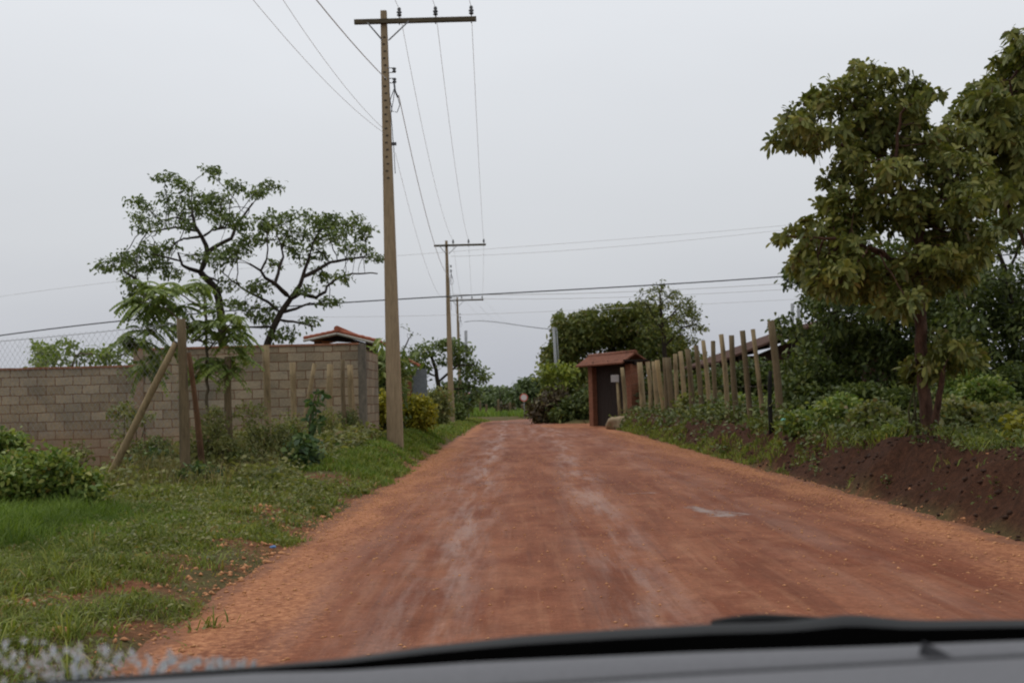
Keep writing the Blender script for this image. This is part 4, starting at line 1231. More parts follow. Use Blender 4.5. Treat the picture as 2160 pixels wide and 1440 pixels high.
Sp_bl = [(1390, 618, 50, 16), (1365, 645, 35, 25), (1425, 645, 45, 25), (1450, 670, 35, 25), (1410, 690, 60, 30), (1478, 692, 14, 8), (1395, 602, 8, 6), (1450, 715, 30, 20), (1380, 680, 40, 30), (1460, 640, 12, 8)]
tree("sparse_tree", "thin crowned tree right of the round dense tree, above the stakes", "tree", Sp_lines, blobs_px(Sp_bl, 57, 1.3, .8), 620, .24, 'bunch', .16, 13, M['l_mango'], M['bark'], r_tip=.012, infl=4, kill=.3)
# tree between poles
ML_lines = [limb([(930, 890), (928, 830), (920, 780), (905, 740)], ident, 64, 0, .2, .08), limb([(925, 800), (965, 770), (1000, 770)], ident, 64, -.8, .08, .03), limb([(926, 815), (970, 820), (1000, 815)], ident, 64, .5, .07, .03), limb([(922, 790), (890, 780), (878, 770)], ident, 64, .6, .07, .03)]
ML_bl = [(900, 738, 32, 16), (940, 725, 35, 11), (968, 738, 30, 14), (890, 770, 22, 25), (872, 755, 12, 15), (985, 765, 25, 18), (1000, 785, 25, 12), (1022, 796, 14, 7), (985, 815, 25, 16), (950, 760, 25, 12), (875, 805, 20, 25), (1000, 835, 16, 10), (945, 850, 50, 25), (890, 845, 25, 25), (975, 860, 25, 18)]
tree("spreading_tree", "round topped tree with gaps in its crown behind the middle pole", "tree", ML_lines, blobs_px(ML_bl, 64, 1.2, .9), 480, .3, 'bunch', .24, 15, M['l_cerrado'], M['bark'], r_tip=.012, infl=4, kill=.36, fill=1500, fill_size=.24)
# wispy tree behind the near pole
Wi = [limb([(842, 850), (846, 780), (850, 740), (862, 715), (872, 700)], ident, 34, 0, .04, .012)]
tree("wispy_tree", "thin wispy treelet showing just right of the nearest pole", "tree", Wi, blobs_px([(850, 735, 14, 8), (866, 708, 12, 6), (846, 690, 6, 14), (850, 760, 14, 10), (878, 765, 12, 10), (870, 740, 8, 8)], 34, .3, .2), 60, .13, 'bunch', .10, 8, M['l_cerrado'], M['bark'], infl=3, kill=.15, tips_from=1)

# far trees and tree line
tree("far_tree", "low round crowned tree behind the round sign at the bend", "tree", [limb([(1120, 870), (1120, 835)], ident, 98, 0, .2, .1)], blobs_px([(1118, 816, 32, 16), (1098, 830, 24, 16), (1140, 828, 25, 20), (1120, 845, 40, 12), (1088, 845, 12, 8)], 98, 1.6, .6), 260, .45, 'bunch', .4, 14, M['l_far'], M['bark'], r_tip=.015, infl=6, kill=.5, fill=1500, fill_size=.4)
tree("far_tree", "tiny feathery tree on the horizon, middle of the road gap", "tree", [limb([(1056, 862), (1055, 835), (1054, 822)], ident, 120, 0, .15, .06)], blobs_px([(1054, 822, 10, 7), (1062, 832, 12, 8), (1046, 836, 12, 8), (1056, 842, 18, 8)], 120, 1.2, .4), 120, .4, 'bunch', .3, 9, M['l_far'], M['bark'], r_tip=.015, infl=8, kill=.45)
tree("far_tree", "tiny dark flat tree on the horizon left of the feathery one", "tree", [limb([(1030, 866), (1029, 848)], ident, 125, 0, .2, .1)], blobs_px([(1030, 842, 18, 8), (1018, 848, 14, 8), (1042, 850, 12, 7)], 125, 1.4, .4), 120, .45, 'bunch', .4, 12, M['l_far'], M['bark'], r_tip=.015, infl=8, kill=.5, fill=600, fill_size=.4)
parts = []
for i in range(46):
    y = random.uniform(170, 240); x = -60 + i * 4.2 + random.uniform(-2, 2); hh = random.uniform(2.6, 5.2)
    bl = [(np.array([x, y, hh * .5]), np.array([4.0, 3.0, hh * .62])), (np.array([x + random.uniform(-2, 2), y, hh * .75]), np.array([2.2, 2, hh * .4]))]
    Cp = blob_points(bl, 420, .4); parts.append(leaf_mesh(Cp, rng.normal(size=(420, 3)), .9 * rng.uniform(.6, 1.2, 420), .6))
V, F = merge(parts)
meta(add("treeline", np_mesh("treeline", V, F, [M['l_far']])), "far dark wood along the horizon", "wood", kind="stuff")

# ------------------------------------------------------------------ shrubs
def sh(px, py, rx, ry, Y, n, kind, size, count, mat, name, label, cat="shrub", group=None, more=(), **kw):
    bl = blobs_px([(px, py, rx, ry)] + list(more), Y, None, 0)
    return shrub(name, label, bl, n, kind, size, count, M[mat], cat, group, **kw)


sh(850 + 30, 868, 34, 30, 33.0, 240, 'bunch', .13, 16, 'l_croton', "croton_shrub", "bright yellow green shrub right of the nearest pole foot", more=[(865, 885, 30, 22), (895, 880, 20, 22)])
sh(795, 872, 24, 20, 28.4, 150, 'bunch', .12, 13, 'l_croton', "croton_shrub", "yellow tipped shrub between the wall end and the nearest pole", more=[(810, 855, 18, 25)])
sh(800, 850, 24, 30, 29.2, 220, 'bunch', .14, 16, 'l_dark', "dark_shrub", "dark shrub filling the gap behind the yellow tipped shrub", more=[(798, 895, 30, 22), (815, 880, 22, 35)])
sh(797, 800, 16, 36, 30.0, 130, 'thin', .34, 14, 'l_yucca', "cane_plant", "tall plant with long strap leaves beside the gatehouse", cat="plant", more=[(812, 785, 10, 30)])
for i, (px, a, b_) in enumerate(((790, 752, 900), (806, 762, 905))):
    b = MB(); b.tube([P(px + 2, b_, 29.6), P(px, a, 29.6)], .07, 7)
    meta(b.build("gate_post", M['darkwood']), ("dark gate post nearer the wall end under strap leaves", "dark gate post nearer the pole under strap leaves")[i], "post", "dark posts behind the wall end")
# bush mass at far left
sh(70, 1010, 95, 55, 12.0, 520, 'bunch', .075, 18, 'l_bush', "leafy_bush", "big bright green bush at the lower left before the wall", more=[(150, 1030, 60, 40), (20, 1060, 60, 40)], stems=12)
sh(15, 950, 40, 40, 12.6, 200, 'bunch', .075, 16, 'l_bush', "leafy_bush", "tall yellowish bush cut by the left edge of the view", more=[(-40, 970, 40, 50)])
sh(340, 985, 60, 30, 18.5, 200, 'round', .10, 12, 'l_sapling', "low_shrub", "dark broad leaved shrub left of the corner post foot", more=[(290, 1000, 40, 25)])
sh(262, 868, 34, 14, 21.5, 60, 'bunch', .09, 12, 'l_weed', "twiggy_shrub", "light airy twig plant against the wall beside the slanting brace", cat="plant", more=[(300, 885, 22, 10), (270, 930, 20, 40)])
sh(160, 955, 30, 30, 21.0, 35, 'bunch', .09, 8, 'l_weed', "twiggy_shrub", "few leaved thin plant in front of the low wall", cat="plant")
sh(560, 955, 60, 62, 18.2, 300, 'bunch', .06, 9, 'l_weed', "scrub_bush", "straggly olive scrub between the left fence posts", more=[(530, 890, 45, 45), (600, 930, 40, 40)], stems=22)
sh(465, 965, 48, 58, 17.4, 300, 'bunch', .06, 9, 'l_weed', "scrub_bush", "straggly olive scrub right of the corner post", more=[(450, 900, 25, 45)], stems=18)
sh(605, 990, 35, 30, 17.6, 130, 'round', .10, 9, 'l_sapling', "low_shrub", "low dark shrub below the tall sapling", more=[(640, 960, 30, 30)])
sh(700, 940, 35, 30, 21.5, 130, 'bunch', .08, 9, 'l_weed', "scrub_bush", "dry scrub at the feet of the last left posts", more=[(745, 935, 25, 25)])
sh(420, 1010, 40, 22, 15.6, 120, 'round', .08, 10, 'l_sapling', "low_shrub", "small dark weed clump at the corner post foot")
for (px, py, rx, ry, Yd, lab, mat_) in ((420, 960, 30, 55, 17.6, "airy olive scrub behind the thick corner post", 'l_weed'), (520, 985, 40, 40, 17.3, "airy green scrub below the second left post", 'l_bank'), (610, 930, 45, 60, 20.2, "airy olive scrub behind the tall sapling", 'l_weed'),
                                       (690, 905, 30, 45, 23.0, "airy climbing growth on the last thin left posts", 'l_weed'), (735, 900, 22, 40, 24.4, "airy growth against the wall end pillar", 'l_bank'), (330, 960, 40, 40, 20.0, "airy green scrub between brace and wall", 'l_bank')):
    sh(px, py, rx, ry, Yd, 210, 'bunch', .062, 8, mat_, "scrub_bush", lab, stems=20)
# sapling with dark large leaves
q = P(640, 1015, 19.0)
T_l = [limb([(640, 1010), (648, 940), (655, 880), (668, 820)], ident, 18.8, 0, .025, .01)]
tree("sapling", "upright sapling with big dark glossy leaves on the left verge", "sapling", T_l, blobs_px([(640, 930, 22, 20), (630, 910, 25, 14), (655, 895, 22, 16), (660, 860, 22, 18), (668, 830, 17, 14), (650, 950, 16, 16), (672, 880, 12, 12)], 18.8, .2, .1), 70, .07, 'rosette', .16, 7, M['l_sapling'], M['stem'], r_tip=.004, tips_from=1, infl=2, kill=.09)
# around the gate
sh(1160, 783, 26, 14, 58.5, 46, 'bunch', .26, 14, 'l_lime', "lime_shrub", "lime green shrub hanging left of the round dense tree", more=[(1185, 790, 28, 25), (1150, 805, 18, 16), (1125, 806, 6, 4), (1165, 820, 22, 18)])
sh(1150, 860, 24, 28, 57.5, 200, 'bunch', .22, 14, 'l_brown', "dry_bush", "reddish brown dry bush at the inside of the bend", more=[(1170, 845, 20, 25), (1130, 870, 14, 16)])
sh(1205, 865, 30, 22, 56.5, 190, 'bunch', .2, 14, 'l_dark', "dark_shrub", "dark green shrub left of the far gate pillar", more=[(1232, 850, 16, 35), (1180, 875, 18, 12)])
sh(1255, 850, 14, 40, 58, 100, 'bunch', .22, 14, 'l_dark', "dark_shrub", "dark shrub behind the gate leaf", more=[(1290, 850, 30, 40)])
sh(925, 870, 18, 40, 52, 150, 'bunch', .2, 12, 'l_weed', "vine_covered_stump", "climber covered stump beside the middle pole", cat="plant", more=[(915, 850, 10, 30), (938, 850, 8, 30)])
sh(960, 872, 14, 22, 62, 90, 'bunch', .2, 12, 'l_cerrado', "low_shrub", "small green shrub between the middle and far poles")
sh(1068, 868, 12, 12, 92, 60, 'bunch', .3, 10, 'l_brown', "dry_bush", "dark dry bush by the far fence posts")
# right undergrowth, each its own shrub
R_sh = [(1700, 895, 45, 26, 18.5, 'l_bush', "bright leafy shrub right of the tallest stake"), (1770, 880, 50, 40, 18.0, 'l_bush', "leafy shrub two steps right of the tallest stake"), (1850, 890, 45, 35, 16.5, 'l_weed', "olive shrub just left of the reddish trunk"),
        (1815, 850, 60, 40, 20.0, 'l_dark', "dark shrub under the dense dark tree"), (1720, 830, 50, 50, 21.5, 'l_dark', "dark shrub behind the tallest stake"), (2020, 880, 45, 30, 15.5, 'l_weed', "olive shrub just right of the reddish trunk"), (2080, 850, 50, 50, 17.0, 'l_bush', "fresh green shrub right of the reddish trunk"),
        (2130, 890, 50, 32, 15.0, 'l_weed', "low olive shrub at the right edge"), (2050, 830, 60, 40, 19.5, 'l_bush', "green shrub behind the reddish trunk"), (1920, 860, 45, 45, 19.0, 'l_dark', "dark shrub directly behind the reddish trunk"), (2150, 820, 50, 50, 18.5, 'l_dark', "dark shrub beneath the right edge trees"),
        (1895, 915, 28, 18, 14.6, 'l_bush', "small shrub at the left of the reddish trunk foot"), (1640, 870, 26, 30, 24, 'l_bush', "shrub between the two nearest stakes"), (1560, 860, 40, 22, 27, 'l_bush', "shrub behind the third and fourth stakes"), (1480, 850, 35, 20, 32, 'l_weed', "shrub behind the middle stakes"),
        (1590, 800, 60, 35, 30, 'l_dark', "dark shrub before the farm house wall"), (1510, 810, 40, 30, 33, 'l_dark', "dark shrub at the farm house corner"), (1440, 820, 40, 30, 40, 'l_dark', "dark shrub behind the far stakes"), (1390, 830, 30, 30, 46, 'l_dark', "dark shrub behind the pale leaning stake")]
for px, py, rx, ry, Yd, mt, lab in R_sh:
    dens = int(190 * (rx / 45) * (ry / 35))
    sh(px, py, rx, ry, Yd, max(70, dens), 'bunch' if mt != 'l_weed' else 'round', .0052 * Yd * .95, 16, mt, "undergrowth_shrub", lab, group="shrubs on the right bank")
sh(2150, 915, 18, 34, 12.0, 40, 'round', .085, 6, 'l_croton', "yellow_leaved_plant", "yellow leaved plant cut by the right edge on the bank", cat="plant")
sh(2075, 950, 24, 14, 11.9, 16, 'rosette', .15, 6, 'l_bush', "broad_leaved_weed", "broad leaved light green weed on the bank rim", cat="plant")
sh(1925, 800, 20, 20, 14.0, 30, 'rosette', .16, 6, 'l_rosette', "sprouting_shoots", "leafy shoots sprouting low around the reddish trunk", cat="plant")

# ------------------------------------------------------------------ grass and weeds (uncountable)
def blades(n, x0, x1, y0, y1, h, mask, lean=.5, w=.006, lift=0.0, ypow=1.0):
    y = y0 + (y1 - y0) * rng.random(n) ** ypow
    x = x0 + (x1 - x0) * rng.random(n)
    sd, side = road_sd(x, y)
    k = mask(x, y, sd, side)
    x, y, sd = x[k], y[k], sd[k]
    z = terrain(x, y)
    n = len(x)
    sc = np.clip(y / 9, .8, 6) ** .75
    hh = h(x, y, sd) * rng.uniform(.45, 1.3, n)
    a = rng.random(n) * 2 * math.pi; ld = np.stack([np.cos(a), np.sin(a), 0 * a], 1)
    sv = np.stack([-np.sin(a + rng.normal(size=n) * .6), np.cos(a), 0 * a], 1)
    b = np.stack([x, y, z - .01 + lift], 1); L_ = lean * rng.uniform(.3, 1.4, n)
    ww = (w * sc * rng.uniform(.7, 1.4, n))[:, None]
    m = b + ld * (hh * L_ * .35)[:, None] + np.array([0, 0, 1.0]) * (hh * .6)[:, None]
    t = b + ld * (hh * L_)[:, None] + np.array([0, 0, 1.0]) * (hh * (1 - .25 * L_))[:, None]
    V = np.stack([b - sv * ww, b + sv * ww, m + sv * ww * .8, m - sv * ww * .8, t], 1).reshape(-1, 3)
    i = np.arange(n)[:, None] * 5
    F = np.concatenate([i + np.array([[0, 1, 2]]), i + np.array([[0, 2, 3]]), i + np.array([[3, 2, 4]])])
    return V, F


cover = lambda x, y: fbm(x * 1.2, y * 1.2, 3, 40)
edge_n = lambda x, y: .38 * fbm(x * 1.5, y * 1.1, 3, 50) - .2 * (1 - S((y - 6) / 5))
left_mask = lambda x, y, sd, side: (side < 0) & (sd > .05 + edge_n(x, y)) & (rng.random(len(x)) < np.clip(.7 - .22 * (1 - S((y - 6.5) / 2)) + 2.4 * cover(x, y) + .5 * S((y - 14) / 8), .05, 1))
gh = lambda x, y, sd: (.05 + .035 * np.clip(cover(x, y) + .4, 0, 1)) * (1 + .6 * S((sd - .6) / 2)) * np.clip(y / 11, .9, 1.6)
g1 = blades(150000, -6.2, -1.4, 4.6, 13, gh, left_mask, 1.0, .0045, ypow=.8)
g2 = blades(90000, -8, -1.5, 13, 30, gh, left_mask, .9, .0055)
g3 = blades(30000, -8, 0, 30, 75, lambda x, y, sd: np.full(len(x), .16), left_mask, .8, .005)
nt_ = 620
ty_ = 4.7 + 11 * rng.random(nt_) ** 1.2; tx_ = -6.3 + 4.9 * rng.random(nt_)
sd_, si_ = road_sd(tx_, ty_)
kk = (sd_ > .0 + edge_n(tx_, ty_)) & (rng.random(nt_) < np.clip(.55 + 1.2 * cover(tx_, ty_), .12, 1)); tx_, ty_ = tx_[kk], ty_[kk]
gt = []
for bx_t, by_t in zip(tx_, ty_):
    rr = random.uniform(.05, .14)
    gt.append(blades(34, bx_t - rr, bx_t + rr, by_t - rr, by_t + rr, lambda x, y, sd, h_=random.uniform(.09, .2): np.full(len(x), h_), lambda x, y, sd, side: np.ones(len(x), bool), 1.2, .005))
V, F = merge([g1, g2, g3] + gt)
meta(add("grass", np_mesh("grass", V, F, [M['grass']])), "short patchy grass on the left verge", "grass", kind="stuff")
tall = lambda x, y, sd, side: (side < 0) & (sd > 1.2) & (rng.random(len(x)) < 1.5 * np.clip(1.35 - np.sqrt(((x + 5.2) / 2.1) ** 2 + ((y - 10.3) / 2.0) ** 2) + .55 * fbm(x * 2, y * 2, 3, 60), 0, .66))
V, F = merge([blades(42000, -7.5, -2.9, 8.3, 12.4, lambda x, y, sd: .10 + .2 * S((-x - 3.3) / 1.6) * (1 + .7 * fbm(x * 1.6, y * 1.6, 3, 61)), tall, .75, .0038)])
meta(add("tall_grass", np_mesh("tall_grass", V, F, [M['grass_lush']])), "tall soft green grass at the lower left", "grass", kind="stuff")
lush = lambda x, y, sd, side: (side < 0) & (sd > .15 + edge_n(x, y)) & (rng.random(len(x)) < .8)
V, F = merge([blades(40000, -4.2, -1.6, 17, 34, lambda x, y, sd: np.full(len(x), .11), lush, .8, .004), blades(14000, -4, -1, 34, 62, lambda x, y, sd: np.full(len(x), .12), lush, .8, .0045),
              blades(9000, -.2, 3.6, 57, 72, lambda x, y, sd: np.full(len(x), .22), lambda x, y, sd, side: sd > .1, .8, .005)])
meta(add("verge_grass", np_mesh("verge_grass", V, F, [M['grass_lush']])), "lush bright grass round the pole feet and the bend", "grass", kind="stuff")
# small leafy weeds on verge
def weeds(n, x0, x1, y0, y1, mask, size, hmax):
    y = y0 + (y1 - y0) * rng.random(n); x = x0 + (x1 - x0) * rng.random(n)
    sd, side = road_sd(x, y); k = mask(x, y, sd, side); x, y = x[k], y[k]; z = terrain(x, y)
    m = 14; n = len(x)
    s = size * rng.uniform(.6, 1.4, n) * np.clip(y / 9, .9, 3)
    C = np.repeat(np.stack([x, y, z], 1), m, 0) + rng.normal(size=(n * m, 3)) * np.repeat(s, m)[:, None] * np.array([1.3, 1.3, 0]) + np.array([0, 0, 1.0]) * (rng.random(n * m) * np.repeat(s, m) * hmax)[:, None]
    ss_ = np.repeat(s, m)
    return leaf_mesh(C, rng.normal(size=(n * m, 3)) * np.array([1, 1, .5]), ss_ * rng.uniform(.6, 1.2, n * m), ss_ * .5)


wl = weeds(3400, -6.5, -1.5, 4.8, 16, lambda x, y, sd, side: (side < 0) & (sd > .1 + edge_n(x, y)) & (rng.random(len(x)) < np.clip(.6 + cover(x, y), .05, 1)), .035, 2.0)
wl2 = weeds(1700, -6.5, -2.6, 15, 25, lambda x, y, sd, side: (sd > .9) & (x < -3.2 - (y - 16) * -.02) & (rng.random(len(x)) < .6), .05, 2.2)
meta(add("weeds", np_mesh("weeds", *merge([wl, wl2]), [M['l_weed']])), "small leafy weeds mixed through the left verge", "weeds", kind="stuff")
V, F = merge([blades(15000, -6.6, -3.0, 14.5, 25, lambda x, y, sd: .22 + .38 * np.clip(.5 + fbm(x * .8, y * .8, 3, 91), 0, 1), lambda x, y, sd, side: (side < 0) & (x < -3.6 + (y - 16) * .07 + .4 * fbm(x, y, 2, 93)) & (x > -5.8) & (rng.random(len(x)) < np.clip(.35 + 1.2 * fbm(x * .9, y * .9, 3, 92), 0, 1)), .7, .0032)])
meta(add("dry_grass", np_mesh("dry_grass", V, F, [M['dry_stalk']])), "tall olive dry grass stalks along the left fence", "grass", kind="stuff")
rn = lambda x, y: fbm(x * .9, y * .7, 3, 70)
wr = weeds(2200, 3.9, 10, 8.5, 45, lambda x, y, sd, side: (side > 0) & (sd > .9 + .25 * rn(x, y)) & (rng.random(len(x)) < np.clip(.55 + 1.3 * rn(x, y) + .3 * S((sd - 1.2) / .8), .03, 1)), .05, 3.4)
wr2 = weeds(330, 3.9, 5.2, 16, 46, lambda x, y, sd, side: (side > 0) & (sd > .15) & (rng.random(len(x)) < .3 + .8 * S((y - 20) / 14)), .038, 2.2)
wr4 = weeds(620, 4.3, 5.6, 8, 30, lambda x, y, sd, side: (side > 0) & (sd > .55) & (sd < 1.3) & (rng.random(len(x)) < np.clip(.5 + 1.2 * rn(x * 1.5, y * 1.5), .05, 1)), .045, 3.2)
wr3 = weeds(620, 3.9, 5.4, 8, 18, lambda x, y, sd, side: (side > 0) & (sd > .2) & (rng.random(len(x)) < np.clip(.2 + .9 * rn(x, y), 0, 1)), .03, 2.0)
meta(add("bank_weeds", np_mesh("bank_weeds", *merge([wr, wr2, wr3, wr4]), [M['l_bank']])), "leafy weeds scattered over the dark bank", "weeds", kind="stuff")
V, F = merge([blades(26000, 3.6, 5.0, 18, 46, lambda x, y, sd: np.full(len(x), .10), lambda x, y, sd, side: (side > 0) & (sd > .05 + .5 * edge_n(x, y)) & (sd < .42 + edge_n(x, y)), .9, .0045),
              blades(5000, 3.7, 4.5, 9, 18, lambda x, y, sd: np.full(len(x), .10), lambda x, y, sd, side: (side > 0) & (sd > .05) & (sd < .5) & (rn(x * 2, y) > .25), .9, .004),
              blades(5000, 4.4, 5.3, 8, 24, lambda x, y, sd: np.full(len(x), .2), lambda x, y, sd, side: (side > 0) & (sd > .6) & (sd < 1.2) & (rn(x * 2, y * 2) > .0), 1.3, .004),
              blades(60000, 4.5, 10, 11, 40, lambda x, y, sd: np.full(len(x), .16), lambda x, y, sd, side: (side > 0) & (sd > 1.2) & (rng.random(len(x)) < .6), .9, .004)])
meta(add("bank_grass", np_mesh("bank_grass", V, F, [M['grass']])), "grass strip along the foot and top of the right bank", "grass", kind="stuff")
# pasture beyond the bend
V, F = merge([blades(60000, -30, 30, 84, 150, lambda x, y, sd: np.full(len(x), .5), lambda x, y, sd, side: sd > .3, .7, .012)])
meta(add("pasture", np_mesh("pasture", V, F, [M['grass_lush']])), "green pasture beyond the bend", "grass", kind="stuff")

# far fence
root = empty("far_fence", (PX(1060, 90), 90, -.3), "far pasture fence of short dark posts beyond the bend", "fence")
pts = []
for px, t_, Yd in ((1012, 845, 92), (1026, 852, 90), (1051, 842, 90), (1076, 848, 90.5), (1101, 852, 91), (1128, 855, 92)):
    x = PX(px, Yd); z0 = tz(x, Yd); tp = P(px, t_, Yd)
    wood_post((x, Yd, z0 - .1), tp, .11, .09, M['post_old'], root); pts.append(tp - np.array([0, 0, .15]))
b = MB()
for d in (0, .35, .7):
    for a, c in zip(pts[:-1], pts[1:]): b.tube([a - np.array([0, 0, d]), c - np.array([0, 0, d])], .006, 4, caps=False)
b.build("wire", M['rust'], root)

# gravel on the road margins and stones on the verge
def stones(n, xs_f, y0, y1, smin, smax, ypow=1.0, mask=None):
    y = y0 + (y1 - y0) * rng.random(n) ** ypow; x = xs_f(n, y)
    if mask is not None:
        k = mask(x, y); x, y = x[k], y[k]; n = len(x)
    zr = zroad(x, y); zt = terrain(x, y); z = np.maximum(zr, zt)
    s = smin + (smax - smin) * rng.random(n) ** 3
    base = np.array([[1, 0, 0], [-1, 0, 0], [0, 1, 0], [0, -1, 0], [0, 0, 1], [0, 0, -1]], float)
    q = base[None] * (s[:, None, None] * rng.uniform(.6, 1.3, (n, 6, 1)))
    q = q + rng.normal(size=(n, 6, 3)) * s[:, None, None] * .2
    q[..., 2] *= .6
    an = rng.random(n) * 6.28; c, s_ = np.cos(an)[:, None], np.sin(an)[:, None]
    qx = q[..., 0] * c - q[..., 1] * s_; qy = q[..., 0] * s_ + q[..., 1] * c
    V = np.stack([qx + x[:, None], qy + y[:, None], q[..., 2] + z[:, None] + s[:, None] * .15], -1).reshape(-1, 3)
    f = np.array([[0, 2, 4], [2, 1, 4], [1, 3, 4], [3, 0, 4], [2, 0, 5], [1, 2, 5], [3, 1, 5], [0, 3, 5]])
    F = (np.arange(n)[:, None, None] * 6 + f[None]).reshape(-1, 3)
    return V, F


le = lambda n, y: -1.95 + np.abs(rng.normal(size=n)) * .45 - .15
re = lambda n, y: 3.95 - np.abs(rng.normal(size=n)) * .6 + .1
V, F = merge([stones(7000, le, 4.8, 30, .004, .02, .7), stones(9000, re, 6, 40, .004, .022, .7), stones(7000, lambda n, y: -1.8 + 5.6 * rng.random(n), 4.8, 25, .003, .017, .8),
              stones(5200, lambda n, y: -5.5 + 3.6 * rng.random(n), 4.8, 13, .005, .035, .8, lambda x, y: cover(x, y) < -.12), stones(110, lambda n, y: 3.95 + 1.0 * rng.random(n), 8, 25, .006, .025)])
meta(add("gravel", np_mesh("gravel", V, F, [M['stone']])), "loose orange gravel along the road edges", "gravel", kind="stuff")
V, F = merge([stones(2400, lambda n, y: 3.98 + 1.1 * rng.random(n), 8, 40, .008, .045)])
meta(add("soil_clods", np_mesh("soil_clods", V, F, [M['soil']])), "dark earth clods on the cut bank", "soil", kind="stuff")


def lump(name, p, r, mat, label, cat, flat=.6):
    import bmesh
    bm = bmesh.new(); bmesh.ops.create_icosphere(bm, subdivisions=3, radius=1)
    for v in bm.verts:
        n_ = 1 + .28 * float(vnoise(v.co.x * 2 + p[0], v.co.y * 2 + v.co.z * 1.7 + p[1], 3))
        v.co = Vector((v.co.x * r[0] * n_, v.co.y * r[1] * n_, v.co.z * r[2] * n_))
    me = bpy.data.meshes.new(name); bm.to_mesh(me); bm.free(); me.materials.append(mat)
    for f_ in me.polygons: f_.use_smooth = True
    o = add(name, me); o.location = p
    return meta(o, label, cat)


q = P(575, 1106, 9.6); lump("crumpled_wrapper", (q[0], q[1], tz(q[0], q[1]) + .03), (.028, .02, .012), M['blue'], "crumpled blue wrapper in the verge grass near the road", "litter")
q = P(1661, 886, 18.6); lump("plastic_bag", (q[0], q[1], q[2]), (.10, .06, .04), M['turq'], "turquoise plastic bag right of the tallest stake", "litter")
q = P(1160, 885, 0 + 1); 
q = P(1305, 872, 44); lump("mossy_rock", (q[0], q[1], tz(q[0], q[1]) + .02), (.55, .5, .3), M['pole'], "low grey rock at the bank end before the gate", "rock")
q = P(125, 1325, 5.9); lump("orange_stone", (q[0], q[1], tz(q[0], q[1]) + .015), (.05, .04, .03), M['stone'], "largest orange stone lying in the grass at the lower left", "stone")

# ------------------------------------------------------------------ the car we look out of
def mat_plain(name, c, rough, spec=.4, nz=.12, sc=240):
    m, nt, N, L = _nt(name)
    tcn = N.new("ShaderNodeTexCoord"); f = noise(nt, tcn.outputs["Object"], sc, 3, .6)
    cc = mixc(nt, 1, c, ramp(nt, f, [(.3, (1 - nz,) * 3), (.7, (1 + nz,) * 3)]), 'MULTIPLY')
    finish(nt, cc, rough, f, .15, .001, spec)
    return m


M['dash'] = mat_plain('dash_plastic', (.105, .105, .115), .62)
M['dash_dark'] = mat_plain('dash_seam', (.02, .02, .024), .6)
M['rubber'] = mat_plain('rubber', (.009, .010, .011), .6, .2)
M['gap_shade'] = mat_plain('gap_shade_black', (.0012, .0012, .0012), 1.0, .0)
car = empty("car", (0, .7, .6), "grey dashboard and black wiper cowl of the car we look out of", "car")
xs_px = np.arange(-420, 2620, 40)
top_y = lambda x: np.interp(x, [-420, 0, 540, 720, 900, 1100, 1300, 1500, 1800, 2160, 2620], [1480, 1443, 1404, 1388, 1362, 1340, 1326, 1315, 1308, 1306, 1312])
bot_y = lambda x: np.interp(x, [-420, 0, 540, 720, 1000, 1440, 1800, 2160, 2620], [1480, 1450, 1418, 1414, 1396, 1376, 1364, 1350, 1335])
seam_y = lambda x: np.interp(x, [-420, 700, 1080, 1440, 1800, 2160, 2620], [1530, 1475, 1448, 1424, 1404, 1384, 1360])


def sweep(name, rows, mat, parent, smooth=True):
    """rows: list of functions px -> world point"""
    vs = []; fs = []; n = len(xs_px)
    for f_ in rows: vs += [f_(x) for x in xs_px]
    for j in range(len(rows) - 1):
        for i in range(n - 1): fs.append((j * n + i, j * n + i + 1, (j + 1) * n + i + 1, (j + 1) * n + i))
    bb = MB(); bb.raw(vs, fs, 0, smooth)
    return bb.build(name, mat, parent)


def row(fn, Y, dy=0.0, dz=0.0): return lambda x: P(x, fn(x) + dy, Y) + np.array([0, 0, dz])


bulge = lambda x: top_y(x) - 13 * np.exp(-((x - 1790) / 85.0) ** 2)
# rubber cowl lip: rounded strip with real depth, black sheet in front painted as the gap's shade
sweep("cowl_seal", [row(bulge, .99, 0, -.06), row(bulge, .95, 3), row(bulge, .92, 0), row(bulge, .90, 2), row(lambda x: bulge(x) * .70 + bot_y(x) * .30, .885), row(lambda x: bulge(x) * .64 + bot_y(x) * .36, .883)], M['rubber'], car)
sweep("cowl_gap_shade", [row(lambda x: bulge(x) * .64 + bot_y(x) * .36, .883), row(lambda x: bulge(x) * .3 + bot_y(x) * .7, .84), row(lambda x: bot_y(x), .80), row(bot_y, .79, 6)], M['gap_shade'], car)
sweep("dashboard", [row(bot_y, .80, 0, -.06), row(bot_y, .79, 3, -.004), row(bot_y, .782, 0, 0), row(bot_y, .775, 1), row(lambda x: seam_y(x) - 4, .722), row(lambda x: seam_y(x) - 2, .720, 0, -.002), row(seam_y, .718, 0, -.006), row(seam_y, .716, 3, -.006)], M['dash'], car)
sweep("lower_dashboard", [row(seam_y, .7165, 3, -.008), row(seam_y, .715, 3), row(seam_y, .712, 5, .001), row(lambda x: seam_y(x) + 60, .65, 0, .006), row(lambda x: seam_y(x) + 190, .56, 0, .004), row(lambda x: seam_y(x) + 420, .47, 0, -.01), row(lambda x: seam_y(x) + 900, .42, 0, -.08)], M['dash'], car)
b = MB(); b.tube([P(x, seam_y(x) + .5, .7165) + np.array([0, 0, -.0015]) for x in xs_px], .0036, 6); b.build("dash_seam", M['dash_dark'], car)
b = MB()
w0 = [P(x, top_y(x) - 3 - 4 * math.exp(-((x - 1600) / 60) ** 2), 1.0) for x in (1500, 1535, 1570, 1610, 1650, 1690, 1740)]
b.tube(w0, [.002, .004, .0048, .005, .0046, .004, .002], 8)
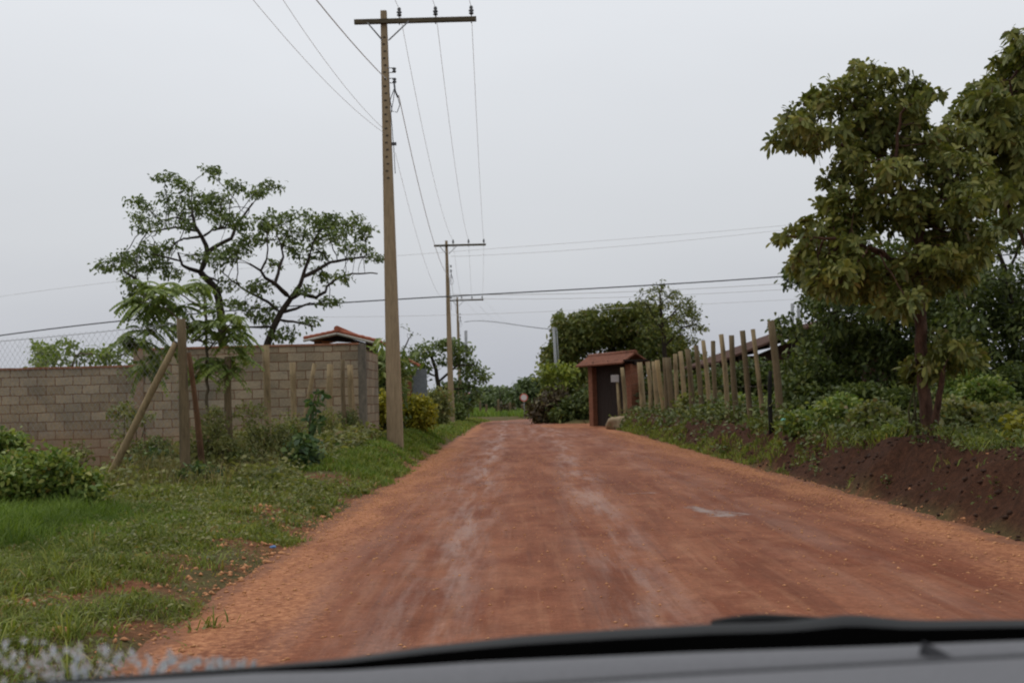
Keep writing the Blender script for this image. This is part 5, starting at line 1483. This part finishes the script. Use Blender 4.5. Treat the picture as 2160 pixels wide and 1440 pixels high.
b.build("wiper_arm", M['rubber'], car)
b = MB()
b.raw([P(1946, 1350, .735), P(1962, 1394, .728), P(1990, 1394, .722), P(2040, 1405, .718), P(2040, 1393, .722), P(2010, 1384, .728),
       P(1946, 1350, .735) - np.array([0, -.01, .012]), P(1966, 1392, .728) - np.array([0, -.01, .012]), P(1985, 1394, .722) - np.array([0, -.01, .012]), P(2036, 1402, .718) - np.array([0, -.01, .012]), P(2036, 1394, .722) - np.array([0, -.01, .012]), P(2010, 1384, .728) - np.array([0, -.01, .012])],
      [(0, 1, 2, 3, 4, 5), (11, 10, 9, 8, 7, 6)] + [(i, (i + 5) % 6, 6 + (i + 5) % 6, 6 + i) for i in range(6)])
b.build("vent_clip", M['dash_dark'], car)
# rain drops on the lower left of the windscreen
m, nt, N, L = _nt('water_drop')
p = N.new("ShaderNodeBsdfPrincipled"); oo = N.new("ShaderNodeOutputMaterial")
p.inputs["Base Color"].default_value = (.9, .94, .97, 1); p.inputs["Roughness"].default_value = .12
p.inputs["Transmission Weight"].default_value = .8; p.inputs["IOR"].default_value = 1.33
L.new(p.outputs[0], oo.inputs[0]); M['drop'] = m
vs = []; fs = []
import bmesh
bm = bmesh.new(); bmesh.ops.create_icosphere(bm, subdivisions=2, radius=1)
sv_ = np.array([v.co[:] for v in bm.verts]); sf_ = np.array([[v.index for v in f_.verts] for f_ in bm.faces]); bm.free()
parts = []
for i in range(260):
    px = random.uniform(-60, 540); lim = 1346 + 52 * max(0, px / 540) ** 1.3
    py = random.uniform(lim, 1450 if px < 200 else 1430 - (px - 200) * .03)
    py = min(py, top_y(px) + 8)
    Yd = .93 + (1400 - py) * .0004
    s = random.uniform(.0008, .0030) * (1 if random.random() < .8 else 1.3)
    c_ = P(px, py, Yd)
    parts.append((sv_ * np.array([s * random.uniform(.6, 1), s * .45, s * random.uniform(.8, 1.5)]) + c_, sf_))
V, F = merge(parts)
dr = add("water_drops", np_mesh("water_drops", V, F, [M['drop']], True), car); dr["kind"] = "stuff"
